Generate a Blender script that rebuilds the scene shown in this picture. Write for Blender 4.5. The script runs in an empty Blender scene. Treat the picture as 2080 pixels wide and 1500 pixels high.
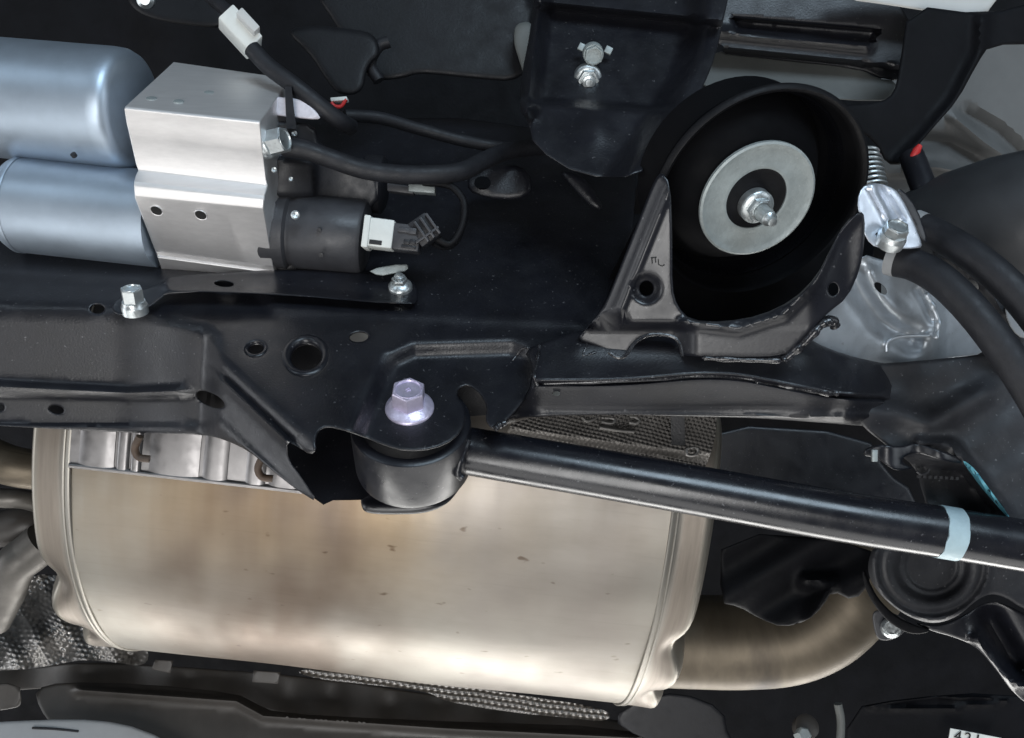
import bpy, bmesh, math, random
import numpy as np
from mathutils import Vector, Matrix
from mathutils.geometry import delaunay_2d_cdt
random.seed(7)
SC = bpy.context.scene
COL = SC.collection

# ------------------------------------------------------------------ camera
F = 1801.0                                   # focal length in photo pixels (photo 2080 x 1500)
DOWN = Vector((.223, -.577, .784)).normalized()      # gravity as the tilted camera sees it (x right, y up, z to camera)
Zc = -DOWN
Xc = (Vector((1, 0, 0)) - Zc * Zc.x).normalized()
Yc = Zc.cross(Xc)
ROT = Matrix((Xc, Yc, Zc))                   # camera axes -> world axes
CAM_LOC = Vector((0, 0, 1.35))               # under a lifted car
cd = bpy.data.cameras.new('camera'); co = bpy.data.objects.new('camera', cd); COL.objects.link(co)
co.matrix_world = Matrix.Translation(CAM_LOC) @ ROT.to_4x4()
cd.sensor_width = 36; cd.lens = 36 * F / 2080; cd.clip_start = .01; cd.clip_end = 50
SC.camera = co
SC.render.resolution_x, SC.render.resolution_y = 1024, 738

# ------------------------------------------------------------------ light: a workshop, bright at the horizon all round
world = bpy.data.worlds.new('World'); SC.world = world; world.use_nodes = True
bg = world.node_tree.nodes['Background']; bg.inputs[0].default_value = (.80, .90, 1.0, 1); bg.inputs[1].default_value = .055
def area(name, direc, dist, sx, sy, power, col):
    l = bpy.data.lights.new(name, 'AREA'); l.shape = 'RECTANGLE'; l.size = sx; l.size_y = sy; l.energy = power; l.color = col
    o = bpy.data.objects.new(name, l); COL.objects.link(o)
    dv = ROT @ Vector(direc).normalized()
    o.location = CAM_LOC + dv * dist
    z = dv; x = Vector((0, 0, 1)).cross(z).normalized(); y = z.cross(x)
    o.matrix_world = Matrix.Translation(o.location) @ Matrix((x, y, z)).transposed().to_4x4()
area('window_front', (.05, -.82, -.52), 3.2, 4.5, .8, 100, (1.0, .985, .95))
area('window_back', (.30, .70, .66), 2.6, 1.5, 1.0, 40, (.68, .85, 1.0))
area('window_far_left', (-.66, .58, .48), 2.6, 1.1, .5, 5, (.74, .88, 1.0))
area('window_side', (.95, .10, .35), 3.0, 2.0, .9, 14, (.85, .93, 1.0))
area('window_left', (-.96, -.16, .02), 2.8, 2.4, 1.4, 26, (.95, .97, 1.0))
area('work_light', (-.12, -.42, .90), 2.4, 2.0, 1.0, 42, (1.0, .99, .975))
area('floor_bounce', (-.12, -.97, .22), 2.8, 6.5, 1.6, 50, (1.0, .985, .96))
SC.view_settings.view_transform = 'Standard'; SC.view_settings.look = 'None'
SC.view_settings.exposure = 0.0; SC.view_settings.gamma = 1.0; SC.view_settings.use_curve_mapping = False
SC.cycles.max_bounces = 8

# ------------------------------------------------------------------ materials
def nmat(name):
    m = bpy.data.materials.new(name); m.use_nodes = True
    return m, m.node_tree, m.node_tree.nodes['Principled BSDF']
def material(name, col, metal=0., rough=.4, spec=.5, coat=0., var=.25, vscale=60., rvar=.10, bump=.0, bscale=400., dust=0., stretch=None, attr=None, dustcol=(.25, .25, .26)):
    m, nt, b = nmat(name); N = nt.nodes; L = nt.links
    b.inputs['Metallic'].default_value = metal
    b.inputs['Specular IOR Level'].default_value = spec
    b.inputs['Coat Weight'].default_value = coat; b.inputs['Coat Roughness'].default_value = .18
    if attr:
        tc = N.new('ShaderNodeAttribute'); tc.attribute_name = attr; src = tc.outputs['Vector']
    else:
        tc = N.new('ShaderNodeTexCoord'); src = tc.outputs['Object']
    if stretch:
        mp = N.new('ShaderNodeMapping'); mp.inputs['Scale'].default_value = stretch; L.new(src, mp.inputs['Vector']); src = mp.outputs[0]
    n1 = N.new('ShaderNodeTexNoise'); n1.inputs['Scale'].default_value = vscale; n1.inputs['Detail'].default_value = 6; n1.inputs['Roughness'].default_value = .62
    L.new(src, n1.inputs['Vector'])
    r = N.new('ShaderNodeValToRGB'); r.color_ramp.elements[0].position = .3; r.color_ramp.elements[1].position = .72
    c = np.array(col)
    r.color_ramp.elements[0].color = (*np.clip(c * (1 - var), 0, 1), 1); r.color_ramp.elements[1].color = (*np.clip(c * (1 + var), 0, 1), 1)
    L.new(n1.outputs['Fac'], r.inputs['Fac'])
    colout = r.outputs['Color']
    mr = N.new('ShaderNodeMapRange'); mr.inputs['To Min'].default_value = max(.03, rough - rvar); mr.inputs['To Max'].default_value = min(1, rough + rvar)
    n3 = N.new('ShaderNodeTexNoise'); n3.inputs['Scale'].default_value = vscale * 2.3; n3.inputs['Detail'].default_value = 5; L.new(src, n3.inputs['Vector'])
    mr.inputs['From Min'].default_value = .3; mr.inputs['From Max'].default_value = .7
    L.new(n3.outputs['Fac'], mr.inputs['Value']); rough_out = mr.outputs[0]
    if dust > 0:
        nd = N.new('ShaderNodeTexNoise'); nd.inputs['Scale'].default_value = 520; nd.inputs['Detail'].default_value = 2; L.new(src, nd.inputs['Vector'])
        rd = N.new('ShaderNodeValToRGB'); rd.color_ramp.elements[0].position = .70 - .06 * dust; rd.color_ramp.elements[1].position = .80 - .04 * dust
        L.new(nd.outputs['Fac'], rd.inputs['Fac'])
        md = N.new('ShaderNodeMath'); md.operation = 'MULTIPLY'; md.inputs[1].default_value = .45; L.new(rd.outputs['Color'], md.inputs[0])
        mx = N.new('ShaderNodeMix'); mx.data_type = 'RGBA'; mx.inputs['B'].default_value = (*dustcol, 1)
        L.new(md.outputs[0], mx.inputs['Factor']); L.new(colout, mx.inputs['A']); colout = mx.outputs['Result']
    L.new(colout, b.inputs['Base Color']); L.new(rough_out, b.inputs['Roughness'])
    if bump > 0:
        nb = N.new('ShaderNodeTexNoise'); nb.inputs['Scale'].default_value = bscale; nb.inputs['Detail'].default_value = 4; L.new(src, nb.inputs['Vector'])
        bp = N.new('ShaderNodeBump'); bp.inputs['Strength'].default_value = bump; bp.inputs['Distance'].default_value = .0004
        L.new(nb.outputs['Fac'], bp.inputs['Height']); L.new(bp.outputs[0], b.inputs['Normal'])
    return m
M = {}
M['paint'] = material('black_chassis_paint', (.0080, .0086, .0125), rough=.40, spec=.62, coat=.0, var=.35, vscale=35, rvar=.08, bump=.35, bscale=900, dust=.2)
M['paint_gloss'] = material('gloss_black_tube_paint', (.0090, .0097, .0140), rough=.33, spec=.65, coat=.0, var=.3, vscale=40, rvar=.06, bump=.10, bscale=500, dust=.3)
M['tube_paint'] = material('satin_black_link_paint', (.0090, .0097, .0140), rough=.26, spec=.75, var=.3, vscale=40, rvar=.05, bump=.08, bscale=500, dust=.4)
M['paint_dull'] = material('dull_black_underseal', (.0045, .0047, .0062), rough=.6, spec=.14, var=.4, vscale=30, bump=.5, bscale=300)
M['plastic'] = material('black_plastic', (.014, .0145, .018), rough=.45, spec=.45, var=.25, vscale=60, bump=.2, bscale=900)
M['deep_plastic'] = material('shaded_black_plastic', (.0075, .0078, .0098), rough=.5, spec=.3, var=.3, vscale=40, bump=.3, bscale=500)  # darker copy of the black plastic; shade of the top background painted in
M['plastic_grey'] = material('dark_grey_plastic', (.045, .046, .052), rough=.45, var=.2, vscale=60, bump=.2, bscale=900)
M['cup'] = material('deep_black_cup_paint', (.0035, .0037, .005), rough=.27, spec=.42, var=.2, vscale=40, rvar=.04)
M['void'] = material('unlit_cavity_black', (.0030, .0031, .0040), rough=.7, spec=.08, var=.2, vscale=40)  # shade inside the mount cup, put into the colour as near-black
M['rubber'] = material('black_rubber', (.0055, .0056, .007), rough=.55, spec=.22, var=.3, vscale=80, bump=.3, bscale=600)
M['hose'] = material('grey_black_hose_rubber', (.015, .0157, .0195), rough=.55, spec=.4, var=.25, vscale=80, bump=.3, bscale=900)
M['arm'] = material('dull_black_cast_arm', (.022, .0228, .027), rough=.52, spec=.45, var=.3, vscale=40, bump=.5, bscale=350, dust=.4)
M['tubegrey'] = material('grey_painted_tube', (.032, .034, .038), rough=.5, var=.2, vscale=30, bump=.2, bscale=400)
M['pipe_grey'] = material('dull_grey_exhaust_pipe', (.13, .122, .112), metal=.6, rough=.48, var=.3, vscale=40)
M['pale'] = material('pale_floor_paint', (.33, .34, .35), rough=.45, var=.12, vscale=20)
M['weld'] = material('painted_weld', (.016, .016, .019), rough=.26, spec=.6, coat=.4, var=.5, vscale=250, bump=1.0, bscale=350)
M['zinc'] = material('zinc_plated_steel', (.62, .66, .67), metal=.85, rough=.36, var=.16, vscale=200, bump=.25, bscale=500)
M['washer'] = material('grey_cast_washer', (.36, .40, .40), metal=.45, rough=.55, var=.16, vscale=90, rvar=.08, bump=.6, bscale=420, dust=.9, dustcol=(.55, .58, .58))
M['purple'] = material('violet_passivated_steel', (.74, .68, .86), metal=.6, rough=.38, var=.10, vscale=160, bump=.3, bscale=700)
M['alu'] = material('extruded_aluminium', (.84, .825, .82), metal=.8, rough=.48, var=.05, vscale=28, rvar=.03, bump=.10, bscale=140, stretch=(1, 14, 14))
M['motor'] = material('blue_grey_zinc_motor_can', (.45, .53, .62), metal=.82, rough=.44, var=.10, vscale=30, rvar=.03, bump=.08, bscale=500)
M['galv'] = material('galvanised_body_panel', (.52, .57, .62), metal=.7, rough=.42, var=.14, vscale=60, rvar=.06, bump=.18, bscale=500, dust=.5)
M['zincblue'] = material('bright_zinc_bracket', (.70, .76, .85), metal=.7, rough=.36, var=.10, vscale=90, bump=.1, bscale=500)
M['greypanel'] = material('grey_primer_panel', (.115, .122, .118), rough=.55, var=.15, vscale=30, bump=.2, bscale=300)
M['arch'] = material('grey_wheel_arch', (.115, .118, .118), rough=.5, var=.2, vscale=14, bump=.3, bscale=300)
M['whitep'] = material('off_white_plastic', (.72, .74, .71), rough=.45, var=.06, vscale=100)
M['whitepanel'] = material('pale_grey_panel', (.55, .56, .55), rough=.5, var=.08, vscale=20)
M['red'] = material('red_plastic', (.55, .03, .03), rough=.4, var=.1)
M['pinkwhite'] = material('pale_pearl_plastic', (.75, .72, .78), rough=.3, var=.2, vscale=120)
M['band'] = material('pale_blue_paint_band', (.40, .53, .58), rough=.5, var=.08, vscale=160, bump=.5, bscale=500)
M['mark'] = material('turquoise_paint_mark', (.13, .42, .52), rough=.5, var=.2, vscale=160)
M['foil'] = material('embossed_aluminium_heat_shield', (.30, .29, .28), metal=.85, rough=.36, var=.25, vscale=40, rvar=.08)
M['foil_dark'] = material('sooty_heat_shield', (.085, .08, .076), metal=.8, rough=.42, var=.3, vscale=40)
M['brownpan'] = material('brown_grey_underbody', (.050, .045, .041), rough=.42, spec=.5, var=.3, vscale=18, bump=.25, bscale=200)
M['silver'] = material('polished_stainless', (.30, .29, .29), metal=1., rough=.42, var=.14, vscale=60, rvar=.08)
M['ink'] = material('black_ink', (.01, .01, .01), rough=.6)
M['rust'] = material('brown_rust_cap', (.075, .048, .032), rough=.6, var=.4, vscale=120)

def muffler_material(name, cap=False, pipe=False):
    m, nt, b = nmat(name); N = nt.nodes; L = nt.links
    at = N.new('ShaderNodeAttribute'); at.attribute_name = 'cyl'
    def noise(scale, mapping, detail=5):
        mp = N.new('ShaderNodeMapping'); mp.inputs['Scale'].default_value = mapping; L.new(at.outputs['Vector'], mp.inputs['Vector'])
        n = N.new('ShaderNodeTexNoise'); n.inputs['Scale'].default_value = scale; n.inputs['Detail'].default_value = detail; n.inputs['Roughness'].default_value = .6
        L.new(mp.outputs[0], n.inputs['Vector']); return n.outputs['Fac']
    def ramp(fac, stops):
        r = N.new('ShaderNodeValToRGB'); e = r.color_ramp.elements
        while len(e) < len(stops): e.new(.5)
        for k, (p, c) in enumerate(stops): e[k].position = p; e[k].color = (*c, 1)
        L.new(fac, r.inputs['Fac']); return r.outputs['Color']
    def mix(a, bb, fac, mode='MIX'):
        x = N.new('ShaderNodeMix'); x.data_type = 'RGBA'; x.blend_type = mode
        if isinstance(fac, float): x.inputs['Factor'].default_value = fac
        else: L.new(fac, x.inputs['Factor'])
        for s, v in (('A', a), ('B', bb)):
            if isinstance(v, tuple): x.inputs[s].default_value = (*v, 1)
            else: L.new(v, x.inputs[s])
        return x.outputs['Result']
    base = ramp(noise(7, (1, 1, 1)), [(.3, (.300, .281, .247)), (.55, (.345, .326, .292)), (.75, (.320, .304, .279))])
    if pipe:
        base = ramp(noise(14, (1, 1, 1)), [(.3, (.085, .070, .052)), (.55, (.165, .138, .103)), (.75, (.075, .063, .052))])
    if not cap and not pipe:
        # straw and brown heat tint: a wide stain left of the middle, with drips round the shell
        sx = N.new('ShaderNodeSeparateXYZ'); L.new(at.outputs['Vector'], sx.inputs[0])
        wob = noise(7, (1, .8, 1), 4)
        ad = N.new('ShaderNodeMath'); ad.operation = 'MULTIPLY_ADD'; L.new(wob, ad.inputs[0]); ad.inputs[1].default_value = .16; L.new(sx.outputs['X'], ad.inputs[2])
        def bump_at(c, w):
            s = N.new('ShaderNodeMath'); s.operation = 'SUBTRACT'; L.new(ad.outputs[0], s.inputs[0]); s.inputs[1].default_value = c
            d = N.new('ShaderNodeMath'); d.operation = 'ABSOLUTE'; L.new(s.outputs[0], d.inputs[0])
            mr = N.new('ShaderNodeMapRange'); mr.interpolation_type = 'SMOOTHSTEP'; mr.inputs['From Min'].default_value = w; mr.inputs['From Max'].default_value = .2 * w
            L.new(d.outputs[0], mr.inputs['Value']); return mr.outputs[0]
        blot = ramp(noise(8, (1, .55, 1), 3), [(.26, (0, 0, 0)), (.52, (1, 1, 1))])
        def mul(p, q):
            k = N.new('ShaderNodeMath'); k.operation = 'MULTIPLY'; L.new(p, k.inputs[0]); L.new(q, k.inputs[1]); return k.outputs[0]
        top = N.new('ShaderNodeMapRange'); top.interpolation_type = 'SMOOTHSTEP'; top.inputs['From Min'].default_value = .125; top.inputs['From Max'].default_value = .03; L.new(sx.outputs['Y'], top.inputs['Value'])
        base = mix(base, (.36, .27, .165), mul(bump_at(.215, .17), top.outputs[0]))
        base = mix(base, (.165, .128, .100), mul(bump_at(.195, .12), blot))
        base = mix(base, (.28, .255, .23), mul(bump_at(.37, .09), blot))
        st = ramp(noise(38, (1, .10, 1), 3), [(.36, (.80, .74, .67)), (.56, (1, 1, 1)), (.75, (1.0, .985, .96))])
        fade = N.new('ShaderNodeMapRange'); fade.inputs['From Min'].default_value = .12; fade.inputs['From Max'].default_value = .02; L.new(sx.outputs['Y'], fade.inputs['Value'])
        fm = N.new('ShaderNodeMath'); fm.operation = 'MULTIPLY_ADD'; fm.inputs[1].default_value = .70; fm.inputs[2].default_value = .0; fx = N.new('ShaderNodeMapRange'); fx.inputs['From Min'].default_value = .24; fx.inputs['From Max'].default_value = .14; fx.inputs['To Min'].default_value = .25; L.new(sx.outputs['X'], fx.inputs['Value'])
        fy = N.new('ShaderNodeMath'); fy.operation = 'MULTIPLY'; L.new(fade.outputs[0], fy.inputs[0]); L.new(fx.outputs[0], fy.inputs[1]); L.new(fy.outputs[0], fm.inputs[0])
        base = mix(base, st, fm.outputs[0], 'MULTIPLY')
        scr = ramp(noise(420, (.03, 1, 1), 2), [(.30, (.86, .85, .84)), (.42, (1, 1, 1)), (.66, (1, 1, 1)), (.74, (1.12, 1.12, 1.12))])
        base = mix(base, scr, .3, 'MULTIPLY')
        film = ramp(noise(11, (.6, 1.5, 1), 9), [(.36, (.80, .77, .73)), (.5, (.96, .95, .94)), (.64, (1.05, 1.05, 1.04))])
        base = mix(base, film, .5, 'MULTIPLY')
        spots = ramp(noise(85, (.7, 1.3, 1), 2), [(.69, (1, 1, 1)), (.76, (.36, .27, .21))])
        base = mix(base, spots, .75, 'MULTIPLY')
    if cap:
        sz = N.new('ShaderNodeSeparateXYZ'); L.new(at.outputs['Vector'], sz.inputs[0])
        base = mix(base, ramp(sz.outputs['Z'], [(.05, (1, 1, 1)), (.14, (.74, .68, .65)), (.38, (.72, .66, .63)), (.46, (1.0, .98, .94))]), .9, 'MULTIPLY')
    smudge = ramp(noise(30, (.45, 1, 1), 8), [(.3, (.80, .79, .78)), (.62, (1, 1, 1))])
    base = mix(base, smudge, .6, 'MULTIPLY')
    L.new(base, b.inputs['Base Color'])
    b.inputs['Metallic'].default_value = .80 if not pipe else .7
    mr = N.new('ShaderNodeMapRange'); mr.inputs['From Min'].default_value = .3; mr.inputs['From Max'].default_value = .7
    mr.inputs['To Min'].default_value = .36 if not pipe else .42; mr.inputs['To Max'].default_value = .49 if not pipe else .55
    L.new(noise(26, (1, .4, 1), 7), mr.inputs['Value']); L.new(mr.outputs[0], b.inputs['Roughness'])
    bp = N.new('ShaderNodeBump'); bp.inputs['Strength'].default_value = .10; bp.inputs['Distance'].default_value = .0006
    L.new(noise(260, (.12, 1, 1), 3), bp.inputs['Height']); L.new(bp.outputs[0], b.inputs['Normal'])
    return m
M['muffler'] = muffler_material('heat_tinted_muffler_steel')
M['mufcap'] = muffler_material('brushed_muffler_cap', cap=True)
M['pipe'] = muffler_material('brown_tinted_exhaust_pipe', pipe=True)

# ------------------------------------------------------------------ geometry helpers (points measured along the lens axes, then turned to world)
def P(px, py, d): return Vector(((px - 1040) / F * d, -(py - 750) / F * d, -d))
def px2m(r, d): return r * d / F
def to_world(v): return CAM_LOC + ROT @ Vector(v)

class MB:
    def __init__(s): s.v = []; s.f = []; s.cyl = None
    def add(s, vs, fs):
        o = len(s.v); s.v += [Vector(v) for v in vs]; s.f += [tuple(i + o for i in f) for f in fs]
    def tube(s, pts, r, n=16, cap=True, closed=False):
        pts = [Vector(p) for p in pts]; m = len(pts)
        rs = r if isinstance(r, (list, tuple)) else [r] * m
        t0 = (pts[1] - pts[0]).normalized()
        u = t0.orthogonal().normalized(); vs = []
        for i, p in enumerate(pts):
            if closed: t = pts[(i + 1) % m] - pts[i - 1]
            else: t = pts[min(i + 1, m - 1)] - pts[max(i - 1, 0)]
            t.normalize(); u = (u - t * u.dot(t)).normalized(); w = t.cross(u)
            for k in range(n):
                a = 2 * math.pi * k / n; vs.append(p + (u * math.cos(a) + w * math.sin(a)) * rs[i])
        fs = []
        for i in range(m if closed else m - 1):
            j = (i + 1) % m
            for k in range(n): fs.append((i * n + k, i * n + (k + 1) % n, j * n + (k + 1) % n, j * n + k))
        if cap and not closed: fs += [tuple(range(n - 1, -1, -1)), tuple(range((m - 1) * n, m * n))]
        s.add(vs, fs); return s
    def lathe(s, c, axis, prof, n=40, phase=0., a0=0., a1=2 * math.pi, ref=None):
        c = Vector(c); ax = Vector(axis).normalized()
        u = (Vector(ref) - ax * ax.dot(Vector(ref))).normalized() if ref is not None else ax.orthogonal().normalized()
        w = ax.cross(u); full = abs(a1 - a0 - 2 * math.pi) < 1e-6; nn = n if full else n + 1
        vs = []; fs = []
        for (r, h) in prof:
            for k in range(nn):
                a = a0 + (a1 - a0) * k / n + phase; vs.append(c + ax * h + (u * math.cos(a) + w * math.sin(a)) * max(r, 1e-6))
        for i in range(len(prof) - 1):
            for k in range(n):
                k2 = (k + 1) % nn; fs.append((i * nn + k, i * nn + k2, (i + 1) * nn + k2, (i + 1) * nn + k))
        s.add(vs, fs); return s
    def box(s, c, a, b, cc):
        c, a, b, cc = map(Vector, (c, a, b, cc))
        vs = [c + a * i + b * j + cc * k for i in (-1, 1) for j in (-1, 1) for k in (-1, 1)]
        s.add(vs, [(0, 1, 3, 2), (4, 6, 7, 5), (0, 4, 5, 1), (2, 3, 7, 6), (0, 2, 6, 4), (1, 5, 7, 3)]); return s
    def slab(s, front, back):
        n = len(front); s.add(list(front) + list(back), [tuple(range(n)), tuple(range(2 * n - 1, n - 1, -1))] + [(i, (i + 1) % n, n + (i + 1) % n, n + i) for i in range(n)]); return s
    def loft(s, rings, closed=True, caps=True):
        n = len(rings[0]); vs = [p for r in rings for p in r]; fs = []
        for i in range(len(rings) - 1):
            for k in range(n if closed else n - 1): fs.append((i * n + k, i * n + (k + 1) % n, (i + 1) * n + (k + 1) % n, (i + 1) * n + k))
        if caps: fs += [tuple(range(n)), tuple(range(len(rings) * n - n, len(rings) * n))]
        s.add(vs, fs); return s
    def build(s, name, mat, parent=None, angle=38, bevel=0., seg=2, base=None):
        wv = [to_world(v) for v in s.v]
        if parent is not None:
            org = Vector(parent['_o'])
        else:
            org = sum(wv, Vector()) / len(wv) if base is None else to_world(base)
        me = bpy.data.meshes.new(name); me.from_pydata([v - org for v in wv], [], s.f)
        if s.cyl is not None:
            a = me.attributes.new('cyl', 'FLOAT_VECTOR', 'POINT'); a.data.foreach_set('vector', np.array(s.cyl, dtype=np.float32).ravel())
        bm = bmesh.new(); bm.from_mesh(me)
        bmesh.ops.recalc_face_normals(bm, faces=bm.faces)
        if bevel > 0:
            es = [e for e in bm.edges if len(e.link_faces) == 2 and e.calc_face_angle(0) > math.radians(30)]
            bmesh.ops.bevel(bm, geom=es, offset=bevel, segments=seg, profile=.5, affect='EDGES', clamp_overlap=True)
        for f in bm.faces: f.smooth = True
        bm.to_mesh(me); bm.free()
        me.set_sharp_from_angle(angle=math.radians(angle))
        me.materials.append(M[mat] if isinstance(mat, str) else mat)
        o = bpy.data.objects.new(name, me); COL.objects.link(o)
        o['_o'] = tuple(org)
        if parent is not None: o.parent = parent; o.location = org - Vector(parent['_o'])
        else: o.location = org
        return o
def thing(name, label, cat, base, group=None):
    o = bpy.data.objects.new(name, None); COL.objects.link(o); o.empty_display_size = .02
    w = to_world(base); o.location = w; o['_o'] = tuple(w); o['label'] = label; o['category'] = cat
    if group: o['group'] = group
    return o
def tag(o, label, cat, group=None, kind=None):
    o['label'] = label; o['category'] = cat
    if group: o['group'] = group
    if kind: o['kind'] = kind
    return o
def struct(o): o['kind'] = 'structure'; return o

def chaikin(p, it=2, closed=True):
    p = [tuple(q) for q in p]
    for _ in range(it):
        o = []
        n = len(p)
        if not closed: o.append(p[0])
        for i in range(n if closed else n - 1):
            a, b = p[i], p[(i + 1) % n]
            o.append(tuple(a[k] * .75 + b[k] * .25 for k in range(len(a)))); o.append(tuple(a[k] * .25 + b[k] * .75 for k in range(len(a))))
        if not closed: o.append(p[-1])
        p = o
    return p
def spline(p, n=8):
    """Catmull-Rom through points of any dimension"""
    p = [np.array(q, float) for q in p]; q = [2 * p[0] - p[1]] + p + [2 * p[-1] - p[-2]]; o = []
    for i in range(1, len(q) - 2):
        for k in range(n):
            t = k / n; o.append(.5 * (2 * q[i] + (q[i + 1] - q[i - 1]) * t + (2 * q[i - 1] - 5 * q[i] + 4 * q[i + 1] - q[i + 2]) * t * t + (-q[i - 1] + 3 * q[i] - 3 * q[i + 1] + q[i + 2]) * t ** 3))
    o.append(p[-1]); return o
def pathP(p, n=8): return [P(*q) for q in spline(p, n)]
def resample(p, step):
    o = []
    for i in range(len(p)):
        a = np.array(p[i], float); b = np.array(p[(i + 1) % len(p)], float); k = max(1, int(np.hypot(*(b - a)) / step + .5))
        for j in range(k): o.append(a + (b - a) * j / k)
    return np.array(o)
def segdist(x, y, path, closed=False):
    x = np.asarray(x, float); y = np.asarray(y, float); best = np.full(x.shape, 1e9); p = np.array(path, float)
    for i in range(len(p) if closed else len(p) - 1):
        a = p[i]; b = p[(i + 1) % len(p)]; ab = b - a; L2 = ab @ ab
        if L2 < 1e-9: continue
        t = np.clip(((x - a[0]) * ab[0] + (y - a[1]) * ab[1]) / L2, 0, 1)
        best = np.minimum(best, np.hypot(x - a[0] - t * ab[0], y - a[1] - t * ab[1]))
    return best
def inside(x, y, poly):
    p = np.array(poly, float); r = np.zeros(np.shape(x), bool); j = len(p) - 1
    for i in range(len(p)):
        c = ((p[i, 1] > y) != (p[j, 1] > y)) & (x < (p[j, 0] - p[i, 0]) * (y - p[i, 1]) / (p[j, 1] - p[i, 1] + 1e-12) + p[i, 0]); r ^= c; j = i
    return r
def sstep(t): t = np.clip(t, 0, 1); return t * t * (3 - 2 * t)
def plateau(x, y, poly, w):
    d = segdist(x, y, poly, True); return sstep(np.where(inside(x, y, poly), d, -d) / w + .5)
def ridge(x, y, path, w): return np.exp(-(segdist(x, y, path) / w) ** 2)
def smax(a, b, k): h = np.clip(.5 + .5 * (a - b) / k, 0, 1); return b + (a - b) * h + k * h * (1 - h)
def smin(a, b, k): return -smax(-a, -b, k)
def ell(cx, cy, rx, ry, n=28, rot=0.):
    c, s = math.cos(rot), math.sin(rot)
    return [(cx + rx * math.cos(a) * c - ry * math.sin(a) * s, cy + rx * math.cos(a) * s + ry * math.sin(a) * c) for a in [2 * math.pi * k / n for k in range(n)]]

def sheet(outline, dfn, holes=(), step=14, thick=.003, roll=0., hroll=0., rnd=2, mb=None, back=True, feat=()):
    """pressed sheet metal: outline and holes, a depth for every point, rolled edges and a real thickness"""
    mb = mb or MB()
    out = resample(chaikin(outline, rnd) if rnd else outline, step); hs = [resample(h, max(3, step * .6)) for h in holes]
    loops = [out] + hs
    mn, mx = out.min(0), out.max(0); gx, gy = np.meshgrid(np.arange(mn[0], mx[0], step), np.arange(mn[1], mx[1], step * .87))
    gx = gx + (np.arange(gx.shape[0]) % 2)[:, None] * step * .5; X, Y = gx.ravel(), gy.ravel()
    def bdist(x, y):
        d = segdist(x, y, out, True)
        for h in hs: d = np.minimum(d, segdist(x, y, h, True))
        return d
    def isin(x, y):
        r = inside(x, y, out)
        for h in hs: r &= ~inside(x, y, h)
        return r
    rmax = max(roll, hroll)
    k = isin(X, Y); X, Y = X[k], Y[k]; bd = bdist(X, Y); k = bd > max(step * .55, 0); X, Y = X[k], Y[k]
    ext = []
    for li, lp in enumerate(loops):
        r = roll if li == 0 else hroll
        if r <= 0: continue
        nx = np.roll(lp, -1, 0) - np.roll(lp, 1, 0); nrm = np.stack([-nx[:, 1], nx[:, 0]], 1); nrm /= np.linalg.norm(nrm, axis=1)[:, None] + 1e-9
        for fr in (.12, .35, .65, 1.0):
            for sg in (1, -1):
                q = lp + nrm * sg * r * fr; m = isin(q[:, 0], q[:, 1]); q = q[m]
                if len(q): q = q[bdist(q[:, 0], q[:, 1]) > r * fr * .9]; ext.append(q)
    for path, offs in feat:
        fp = np.array(path, float); sg_ = np.concatenate([resample([fp[i], fp[i + 1]], step * .8)[:-1][: max(1, int(np.hypot(*(fp[i + 1] - fp[i])) / (step * .8) + .5))] for i in range(len(fp) - 1)])
        tg = np.gradient(sg_, axis=0); nr = np.stack([-tg[:, 1], tg[:, 0]], 1); nr /= np.linalg.norm(nr, axis=1)[:, None] + 1e-9
        mo = max(abs(o_) for o_ in offs) + step * .5
        if len(X): k = segdist(X, Y, path) > mo; X, Y = X[k], Y[k]
        for o_ in offs:
            q = sg_ + nr * o_; q = q[isin(q[:, 0], q[:, 1])]
            if len(q): ext.append(q[bdist(q[:, 0], q[:, 1]) > max(roll, 3)])
    if ext:
        E = np.concatenate(ext)
        if len(X):
            k = np.ones(len(X), bool)
            for li, lp in enumerate(loops):
                rr = roll if li == 0 else hroll
                if rr: k &= segdist(X, Y, lp, True) > rr + step * .35
            X, Y = X[k], Y[k]
        pts = np.concatenate([*loops, E, np.stack([X, Y], 1)])
    else: pts = np.concatenate([*loops, np.stack([X, Y], 1)])
    edges = []; o = 0
    for lp in loops: n = len(lp); edges += [(o + i, o + (i + 1) % n) for i in range(n)]; o += n
    vs, es, fs, ov, oe, of = delaunay_2d_cdt([Vector(p) for p in pts], edges, [], 0, 1e-4)
    V = np.array([(v[0], v[1]) for v in vs]); T = np.array([f for f in fs if len(f) == 3]); C = V[T].mean(1); T = T[isin(C[:, 0], C[:, 1])]
    D = dfn(V[:, 0], V[:, 1]) * np.ones(len(V))
    if roll > 0:
        t = np.clip(1 - segdist(V[:, 0], V[:, 1], out, True) / roll, 0, 1); D = D + (1 - np.sqrt(1 - .97 * t * t)) * roll * .45 / F
    if hroll > 0:
        for h in hs: t = np.clip(1 - segdist(V[:, 0], V[:, 1], h, True) / hroll, 0, 1); D = D + (1 - np.sqrt(1 - .97 * t * t)) * hroll * .45 / F
    n = len(V); front = [P(V[i, 0], V[i, 1], D[i]) for i in range(n)]
    faces = [tuple(t) for t in T.tolist()]
    if back and thick > 0:
        cnt = {}
        for t in T.tolist():
            for a, b in ((t[0], t[1]), (t[1], t[2]), (t[2], t[0])): cnt.setdefault((min(a, b), max(a, b)), []).append((a, b))
        bv = [P(V[i, 0], V[i, 1], D[i] + thick) for i in range(n)]
        faces += [(c + n, b + n, a + n) for a, b, c in T.tolist()]
        for k, l in cnt.items():
            if len(l) == 1: a, b = l[0]; faces.append((b, a, a + n, b + n))
        mb.add(front + bv, faces)
    else: mb.add(front, faces)
    return mb
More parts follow.
